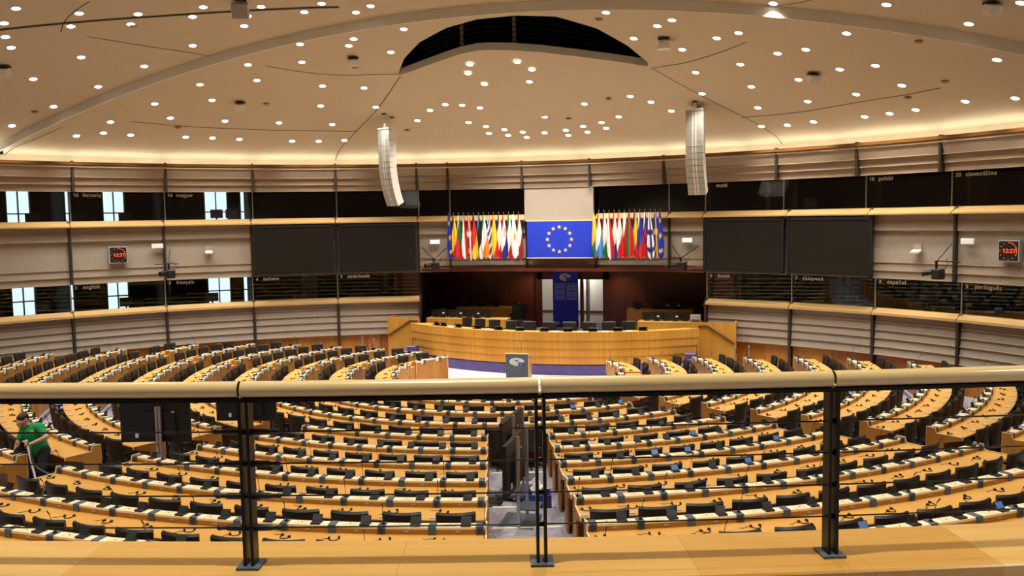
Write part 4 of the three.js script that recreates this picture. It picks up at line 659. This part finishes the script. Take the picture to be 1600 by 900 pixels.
stand(-3.35, rowF[4] + 0.05, 9.25, 0.22, 'black screen on column behind the left railing post, seen from behind', 0);
stand(3.72, rowF[6], 12.15, 1.62, 'screen on wheeled stand seen edge-on in the central aisle, nearer one', 1);
stand(3.12, rowF[5], 10.25, 1.58, 'screen on wheeled stand seen edge-on in central aisle, farther one', 1);
{
  const g = thing('blue_crate', 'blue plastic crate with white bag in the central aisle', 'crate', [3.72, rowF[5] + 0.0, 10.95], 0.25); mesh('crate_shell', merge([box(0.5, 0.34, 0.03, 0, 0.17, 0.18), box(0.5, 0.34, 0.03, 0, 0.17, -0.18), box(0.03, 0.34, 0.36, 0.235, 0.17, 0), box(0.03, 0.34, 0.36, -0.235, 0.17, 0), box(0.5, 0.02, 0.36, 0, 0.01, 0)]), std({ color: 0x1c2f86, roughness: 0.5 }), g);
  const b = new THREE.IcosahedronGeometry(0.16, 2); const p = b.attributes.position; for (let i = 0; i < p.count; i++) { const k = 0.75 + 0.5 * noise(p.getX(i) * 20 + 9, p.getY(i) * 20 + 9, 64, 64, 3); p.setXYZ(i, p.getX(i) * k * 0.9, p.getY(i) * k * 1.1, p.getZ(i) * k * 0.7); } b.computeVertexNormals();
  const w = mesh('plastic_bag', b, M.white, scene); w.position.set(3.74, rowF[5] + 0.34, 10.95); tag(w, 'crumpled white plastic bag in the blue crate', 'bag');
  const cb = mesh('cable_coil', new THREE.TubeGeometry(new THREE.CatmullRomCurve3(Array.from({ length: 26 }, (_, i) => V(2.85 + 0.16 * Math.cos(i * 1.1) + 0.02 * (i % 3), rowF[5] + 0.02 + 0.004 * i, 10.9 + 0.13 * Math.sin(i * 1.1)))), 160, 0.01, 5), M.black, scene); tag(cb, 'tangled black cables on the floor beside the crate', 'cable');
}

// ------------------------------------------------------------------ cleaner in green
function flesh(bones, min, max, cell, k) {                    // bones: [a, b, ra, rb]
  const c = V((min[0] + max[0]) / 2, (min[1] + max[1]) / 2, (min[2] + max[2]) / 2), half = Math.max(max[0] - min[0], max[1] - min[1], max[2] - min[2]) / 2, res = Math.ceil(2 * half / cell), mc = new MarchingCubes(res, M.white, false, false, 120000);
  mc.isolation = 0; const p = V(0, 0, 0), e = V(0, 0, 0);
  for (let z = 0; z < res; z++) for (let y = 0; y < res; y++) for (let x = 0; x < res; x++) {
    p.set(c.x + (x - res / 2) / (res / 2) * half, c.y + (y - res / 2) / (res / 2) * half, c.z + (z - res / 2) / (res / 2) * half); let d = 1e3;
    for (const [a, b, ra, rb] of bones) { e.copy(b).sub(a); const L = e.lengthSq(), t = L ? Math.max(0, Math.min(1, p.clone().sub(a).dot(e) / L)) : 0, q = p.distanceTo(e.multiplyScalar(t).add(a)) - (ra + (rb - ra) * t), h = Math.max(0, Math.min(1, 0.5 + 0.5 * (d - q) / k)); d = d + (q - d) * h - k * h * (1 - h); }
    mc.field[x + y * res + z * res * res] = -d;
  }
  mc.update(); const g = new THREE.BufferGeometry(), n = mc.count;
  const P = mc.positionArray.slice(0, n * 3), N = mc.normalArray.slice(0, n * 3); for (let i = 0; i < n; i++) { P[i * 3] = c.x + P[i * 3] * half; P[i * 3 + 1] = c.y + P[i * 3 + 1] * half; P[i * 3 + 2] = c.z + P[i * 3 + 2] * half; }
  g.setAttribute('position', new THREE.Float32BufferAttribute(P, 3)); g.setAttribute('normal', new THREE.Float32BufferAttribute(N, 3)); g.setAttribute('uv', new THREE.Float32BufferAttribute(new Float32Array(n * 2), 2)); return g;
}
{
  // standing in the row with bent knees, leaning forward to the left; local +x to the viewer's right, +z towards the gallery
  const px = -5.63, pz = 12.74, py = rowF[7], g = thing('person', 'person in a green polo shirt bending over a desk, holding a vacuum wand', 'person', [px, py, pz], 16 * D2R + 0.1);
  const J = { hipL: V(-0.02, 0.79, -0.08), hipR: V(0.17, 0.79, 0.02), kneeL: V(-0.02, 0.47, 0.16), kneeR: V(0.2, 0.47, 0.22), ankL: V(0.0, 0.08, -0.02), ankR: V(0.24, 0.08, 0.06), pel: V(0.08, 0.83, -0.03), chest: V(0.0, 1.15, 0.04), neck: V(-0.06, 1.3, 0.09), head: V(-0.12, 1.42, 0.14), shL: V(-0.15, 1.23, 0.0), shR: V(0.17, 1.26, 0.12), elL: V(-0.24, 0.99, 0.12), wrL: V(-0.27, 0.76, 0.24), elR: V(0.34, 1.11, 0.26), wrR: V(0.13, 1.03, 0.4) };
  const skin = std({ color: 0xc79478, roughness: 0.55 }), green = std({ color: 0x0a8a4e, roughness: 0.85 }), dark = std({ color: 0x15151a, roughness: 0.85 });
  const mid = (a, b, t) => a.clone().lerp(b, t);
  const bodyB = [[J.pel, J.chest, 0.135, 0.15], [J.chest, J.neck, 0.13, 0.06], [J.neck, J.head, 0.055, 0.06], [J.hipL, J.kneeL, 0.085, 0.06], [J.hipR, J.kneeR, 0.085, 0.06], [J.kneeL, J.ankL, 0.058, 0.04], [J.kneeR, J.ankR, 0.058, 0.04], [J.ankL, J.ankL.clone().add(V(-0.06, -0.04, 0.16)), 0.042, 0.035], [J.ankR, J.ankR.clone().add(V(-0.04, -0.04, 0.17)), 0.042, 0.035], [J.shL, J.elL, 0.05, 0.042], [J.elL, J.wrL, 0.04, 0.03], [J.shR, J.elR, 0.05, 0.042], [J.elR, J.wrR, 0.04, 0.03], [J.shL, J.shR, 0.07, 0.07]];
  const headB = [[J.head.clone().add(V(0, 0.02, -0.01)), J.head.clone().add(V(-0.02, -0.02, 0.03)), 0.092, 0.08], [J.head.clone().add(V(-0.03, -0.07, 0.05)), J.head.clone().add(V(-0.02, -0.03, 0.03)), 0.045, 0.06], [J.head.clone().add(V(-0.05, -0.02, 0.10)), J.head.clone().add(V(-0.055, -0.045, 0.115)), 0.012, 0.016], [J.head.clone().add(V(0.075, -0.01, 0.01)), J.head.clone().add(V(0.08, -0.03, 0.01)), 0.018, 0.014], [J.head.clone().add(V(-0.095, 0.0, -0.01)), J.head.clone().add(V(-0.1, -0.02, -0.01)), 0.018, 0.014], [J.neck, J.head, 0.052, 0.05]];
  const hand = (w, dir, side, curl) => { const u = dir.clone().normalize(), sx = side.clone().normalize(), nn = u.clone().cross(sx).normalize(), palm = w.clone().addScaledVector(u, 0.08), B = [[w, palm, 0.028, 0.034]]; [[-0.030, 0.066], [-0.010, 0.076], [0.010, 0.072], [0.028, 0.058]].forEach(([o, l]) => { const a = palm.clone().addScaledVector(sx, o), b = a.clone().addScaledVector(u, l * (1 - curl)).addScaledVector(nn, l * curl * 0.6), c2 = b.clone().addScaledVector(nn, l * 0.45).addScaledVector(u, -l * curl * 0.4); B.push([a, b, 0.0095, 0.009], [b, c2, 0.009, 0.0075]); }); const th = w.clone().addScaledVector(u, 0.03).addScaledVector(sx, -0.03), t1 = th.clone().addScaledVector(sx, -0.035).addScaledVector(u, 0.03); B.push([th, t1, 0.013, 0.011], [t1, t1.clone().addScaledVector(u, 0.03).addScaledVector(nn, 0.015), 0.011, 0.009]); return B; };
  const around = (B, m) => { const lo = [1e9, 1e9, 1e9], hi = [-1e9, -1e9, -1e9]; B.forEach(([a, b, r, s]) => [a, b].forEach((q) => ['x', 'y', 'z'].forEach((k, i) => { lo[i] = Math.min(lo[i], q[k] - Math.max(r, s) - m); hi[i] = Math.max(hi[i], q[k] + Math.max(r, s) + m); }))); return [lo, hi]; };
  const fl = (B, cell, k) => flesh(B, ...around(B, 0.03), cell, k);
  const hL = hand(J.wrL, V(-0.1, -0.6, 0.3), V(1, 0, 0.2), 0.35), hR = hand(J.wrR, V(-0.5, -0.1, 0.5), V(0.2, 1, 0), 0.6);
  mesh('body', merge([fl(bodyB, 0.018, 0.03), fl(headB, 0.008, 0.02), fl(hL, 0.006, 0.006), fl(hR, 0.006, 0.006)]), skin, g);
  for (const s of [-0.035, 0.03]) mesh('eye', new THREE.SphereGeometry(0.012, 8, 6).translate(J.head.x - 0.035 + s, J.head.y + 0.005, J.head.z + 0.098 - Math.abs(s) * 0.3), M.black, g);
  mesh('mouth', box(0.04, 0.008, 0.008).translate(J.head.x - 0.045, J.head.y - 0.075, J.head.z + 0.092), std({ color: 0x8a4a42, roughness: 0.6 }), g);
  mesh('hair', fl([[J.head.clone().add(V(0.005, 0.05, -0.02)), J.head.clone().add(V(-0.01, 0.045, 0.03)), 0.092, 0.078], [J.head.clone().add(V(0.01, 0.0, -0.05)), J.head.clone().add(V(0.01, 0.03, -0.04)), 0.075, 0.08]], 0.01, 0.02), std({ color: 0x1a120d, roughness: 0.6 }), g);
  const sh = mesh('polo_shirt', fl([[J.pel.clone().add(V(0, 0.0, 0)), J.chest, 0.165, 0.172], [J.chest, J.neck.clone().add(V(0.01, -0.03, -0.01)), 0.155, 0.075], [J.shL, J.shR, 0.088, 0.088], [J.shL, mid(J.shL, J.elL, 0.7), 0.078, 0.066], [J.shR, mid(J.shR, J.elR, 0.65), 0.078, 0.066]], 0.014, 0.04), green, g);
  mesh('collar', new THREE.TorusGeometry(0.068, 0.014, 6, 18).rotateX(1.2).translate(J.neck.x + 0.01, J.neck.y - 0.01, J.neck.z), green, sh);
  mesh('chest_print', box(0.07, 0.06, 0.006).rotateX(-0.15).translate(0.06, 1.22, 0.205), std({ color: 0x7ad06a, roughness: 0.7 }), sh); mesh('name_card', box(0.055, 0.07, 0.006).translate(-0.05, 1.02, 0.165), M.white, sh);
  mesh('trousers', fl([[J.hipL, J.hipR, 0.12, 0.12], [J.hipL, J.kneeL, 0.105, 0.08], [J.hipR, J.kneeR, 0.105, 0.08], [J.kneeL, J.ankL.clone().add(V(0, 0.03, 0)), 0.078, 0.06], [J.kneeR, J.ankR.clone().add(V(0, 0.03, 0)), 0.078, 0.06]], 0.016, 0.03), dark, g);
  for (const a of [J.ankL, J.ankR]) mesh('shoe', new RoundedBoxGeometry(0.095, 0.08, 0.27, 2, 0.03).translate(a.x - 0.03, 0.04, a.z + 0.06), M.black, g);
  // vacuum wand held in the right hand, down to the aisle
  g.updateMatrixWorld(true); const h = g.localToWorld(J.wrR.clone().add(V(-0.05, -0.01, 0.06))), f = V(-5.0, rowF[7] + 0.06, 13.3), w = thing('vacuum_wand', 'long silver vacuum wand with grey floor head held by the person in green', 'vacuum wand', [f.x, rowF[7], f.z]);
  const o = (p) => p.clone().sub(w.position);
  mesh('tube', bar(o(h).add(h.clone().sub(f).normalize().multiplyScalar(0.1)), o(f), 0.02, 10), M.white, w); mesh('floor_head', new RoundedBoxGeometry(0.3, 0.06, 0.16, 2, 0.02).translate(0, 0.03, 0.02), M.slate, w); mesh('hose', new THREE.TubeGeometry(new THREE.CatmullRomCurve3([o(h).add(V(0, 0.06, 0)), o(h).add(V(0.14, 0.02, 0.08)), o(h).add(V(0.18, -0.35, 0.05)), o(f).add(V(0.2, 0.25, -0.3)), o(f).add(V(0.15, 0.05, -0.1))]), 30, 0.015, 8), M.slate, w);
}

// ------------------------------------------------------------------ booth interiors
{
  const put = (deg, y, r, kind, label) => {
    const g = onWall(kind ? 'booth_chair' : 'booth_monitor', label, kind ? 'chair' : 'monitor', deg, y, r);
    if (kind) { mesh('backrest', new RoundedBoxGeometry(0.5, 0.55, 0.1, 2, 0.05).translate(0, 0.85, 0), M.leather, g); mesh('seat', new RoundedBoxGeometry(0.5, 0.1, 0.48, 2, 0.04).translate(0, 0.5, 0.22), M.leather, g); mesh('stem', cyl(0.04, 0.2, 0.5, 12).translate(0, 0.25, 0.2), M.black, g); }
    else { mesh('panel', box(0.46, 0.34, 0.04, 0, 0.30, 0), M.black, g); mesh('foot', merge([box(0.06, 0.16, 0.04, 0, 0.08, 0), box(0.22, 0.02, 0.18, 0, 0.01, 0)]), M.black, g); }
  };
  const shelf = (a0, a1, y, lab) => { const p = wallAt((a0 + a1) / 2 * D2R, 20.25, y), t = thing('booth_desk', lab, 'desk', [p.x, p.y, p.z], 0, 'desks inside the booths'); mesh('desk_board', wsweep(rect(20.03, 20.5, y - 0.04, y), a0 + 0.3, a1 - 0.3).translate(-p.x, -p.y, -p.z), M.boothPale, t); };
  for (let i = 0; i + 1 < POSTS.length; i++) if (POSTS[i] !== -17.0) { shelf(POSTS[i], POSTS[i + 1], 2.36, 'narrow desk inside the lower booth, ' + ord(i + 1) + ' bay from the left'); }
  for (let i = 0; i + 1 < POSTS.length; i++) if (POSTS[i] !== -17.0) shelf(POSTS[i], POSTS[i + 1], 5.62, 'narrow desk inside the upper booth, ' + ord(i + 1) + ' bay from the left');
  put(-57.0, 2.36, 20.3, 0, 'monitor against the bright leftmost lower window'); put(-49.2, 2.36, 20.3, 0, 'monitor before the window in the english booth'); put(-40.4, 2.36, 20.3, 0, 'monitor before the window in the français booth');
  put(-57.2, 4.9, 20.8, 1, 'office chair before the leftmost upper daylight window'); put(-53.2, 4.9, 20.8, 1, 'office chair beside the narrow upper window by the post'); put(-48.6, 4.9, 20.8, 1, 'office chair in the upper lietuvių booth'); put(-39.6, 5.62, 20.2, 0, 'monitor before the upper window in the magyar booth'); put(-38.0, 5.62, 20.2, 0, 'second monitor in the magyar booth');
  put(-48.0, 1.6, 20.9, 1, 'office chair in the lower english booth'); put(-32.0, 1.6, 20.9, 1, 'office chair in the lower italiano booth'); put(-22.5, 1.6, 20.9, 1, 'office chair in the lower nederlands booth'); put(30.5, 1.6, 20.9, 1, 'office chair in the lower ελληνικά booth'); put(37.4, 2.36, 20.3, 0, 'monitor in the lower español booth'); put(27.2, 5.62, 20.2, 0, 'monitor in the upper right booth beside malti');
  const sg = onWall('wheelchair_sign', 'small blue accessibility sign in the lower ελληνικά booth', 'sign', 27.6, 3.0, 22.45); mesh('sign_plate', box(0.22, 0.22, 0.01), std({ color: 0x1a3a98, roughness: 0.5 }), sg); mesh('pictogram', merge([new THREE.TorusGeometry(0.05, 0.01, 6, 18).translate(0, -0.03, 0.008), box(0.02, 0.1, 0.006, -0.02, 0.03, 0.008), cyl(0.016, 0.016, 0.008, 10).rotateX(Math.PI / 2).translate(-0.02, 0.085, 0.008)]), M.white, sg);
}

// ------------------------------------------------------------------ gallery in the foreground: floor, wooden ledge, railing
{
  const w = struct('wall_gallery', 'wooden topped gallery parapet in the foreground', 'parapet'), gs = (prof, a0, a1) => sweep(0, 0, 1, prof, a0 * D2R, a1 * D2R, nseg(24, (a1 - a0) * D2R));
  mesh('gallery_floor', gs(rect(24.0, 30.0, 3.6, 3.85), -12, 40), M.carpet, w); mesh('parapet_body', gs(rect(23.86, 24.10, 3.3, 4.385), -12, 40), M.boothDark, w);
  const cuts = [-12, -6, 0, 5, 10.2, 12.9, 15.47, 17.75, 19.05, 20.05, 22.6, 28, 34, 40];
  for (let i = 0; i + 1 < cuts.length; i++) mesh('ledge_board', gs([[23.80, 4.385], [24.16, 4.385], [24.16, 4.424], [24.155, 4.43], [23.806, 4.43], [23.80, 4.424]], cuts[i] + 0.001, cuts[i + 1] - 0.001), M.plank[(i * 2 + (i >> 1)) % 3], w);
  const p = V(24.02 * Math.sin(16.58 * D2R), 4.43, 24.02 * Math.cos(16.58 * D2R)), g = thing('gallery_railing', 'round wooden handrail on black posts with steel cables along the gallery', 'railing', [p.x, p.y, p.z]);
  const at = (deg, y, r = 24.02) => V(r * Math.sin(deg * D2R), y, r * Math.cos(deg * D2R)).sub(p);
  const tube = (d0, d1, y, rad, n = 24, rs = 14) => { const pts = []; for (let i = 0; i <= n; i++) pts.push(at(d0 + (d1 - d0) * i / n, y)); const t = new THREE.TubeGeometry(new THREE.CatmullRomCurve3(pts), n, rad, rs), u = t.attributes.uv, L = 24 * (d1 - d0) * D2R; for (let i = 0; i < u.count; i++) u.setXY(i, u.getX(i) * L, u.getY(i) * rad * 6.28); return t; };
  const PD = [9.77, 14.31, 16.58, 18.85, 23.39];
  [[3, 14.27], [14.29, 16.57], [16.59, 18.84], [18.86, 31]].forEach(([a, b]) => mesh('handrail', tube(a, b, 5.015, 0.027, Math.ceil((b - a) * 4), 20), M.rail, g));
  mesh('rail_bar', sweep(0, 0, 1, rect(24.0, 24.04, 4.976, 4.988), 3 * D2R, 31 * D2R, 60).translate(-p.x, -p.y, -p.z), M.satin, g);
  PD.forEach((d, i) => {
    const q = new THREE.Group(); q.name = 'railing_post'; q.position.copy(at(d, 4.43)); q.rotation.y = d * D2R; g.add(q);
    for (const s of [-1, 1]) mesh('post_plate', box(0.010, 0.55, 0.05, s * 0.0125, 0.275, 0), M.satin, q);
    mesh('base_plate', box(0.075, 0.008, 0.085, 0, 0.004, 0), M.slate, q); mesh('spacer', merge([4.876, 4.771, 4.664, 4.558].map((y) => cyl(0.009, 0.009, 0.03, 10).rotateZ(Math.PI / 2).translate(0, y - 4.43, 0))), M.satin, q);
    if (i === 1) for (const y of [4.876, 4.771, 4.664, 4.558]) for (const s of [-1, 1]) mesh('cable_tensioner', new THREE.LatheGeometry([[0.001, 0], [0.0115, 0], [0.0105, 0.058], [0.007, 0.066], [0.007, 0.080], [0.009, 0.084], [0.009, 0.092], [0.003, 0.098]].map((v) => new THREE.Vector2(...v)), 12).rotateZ(-s * Math.PI / 2).translate(s * 0.012, y - 4.43, 0), M.black, q);
  });
  for (const y of [4.876, 4.771, 4.664, 4.558]) mesh('steel_cable', tube(3, 31, y, 0.0028, 80, 6), M.satin, g);
}
renderer.render(scene, camera);
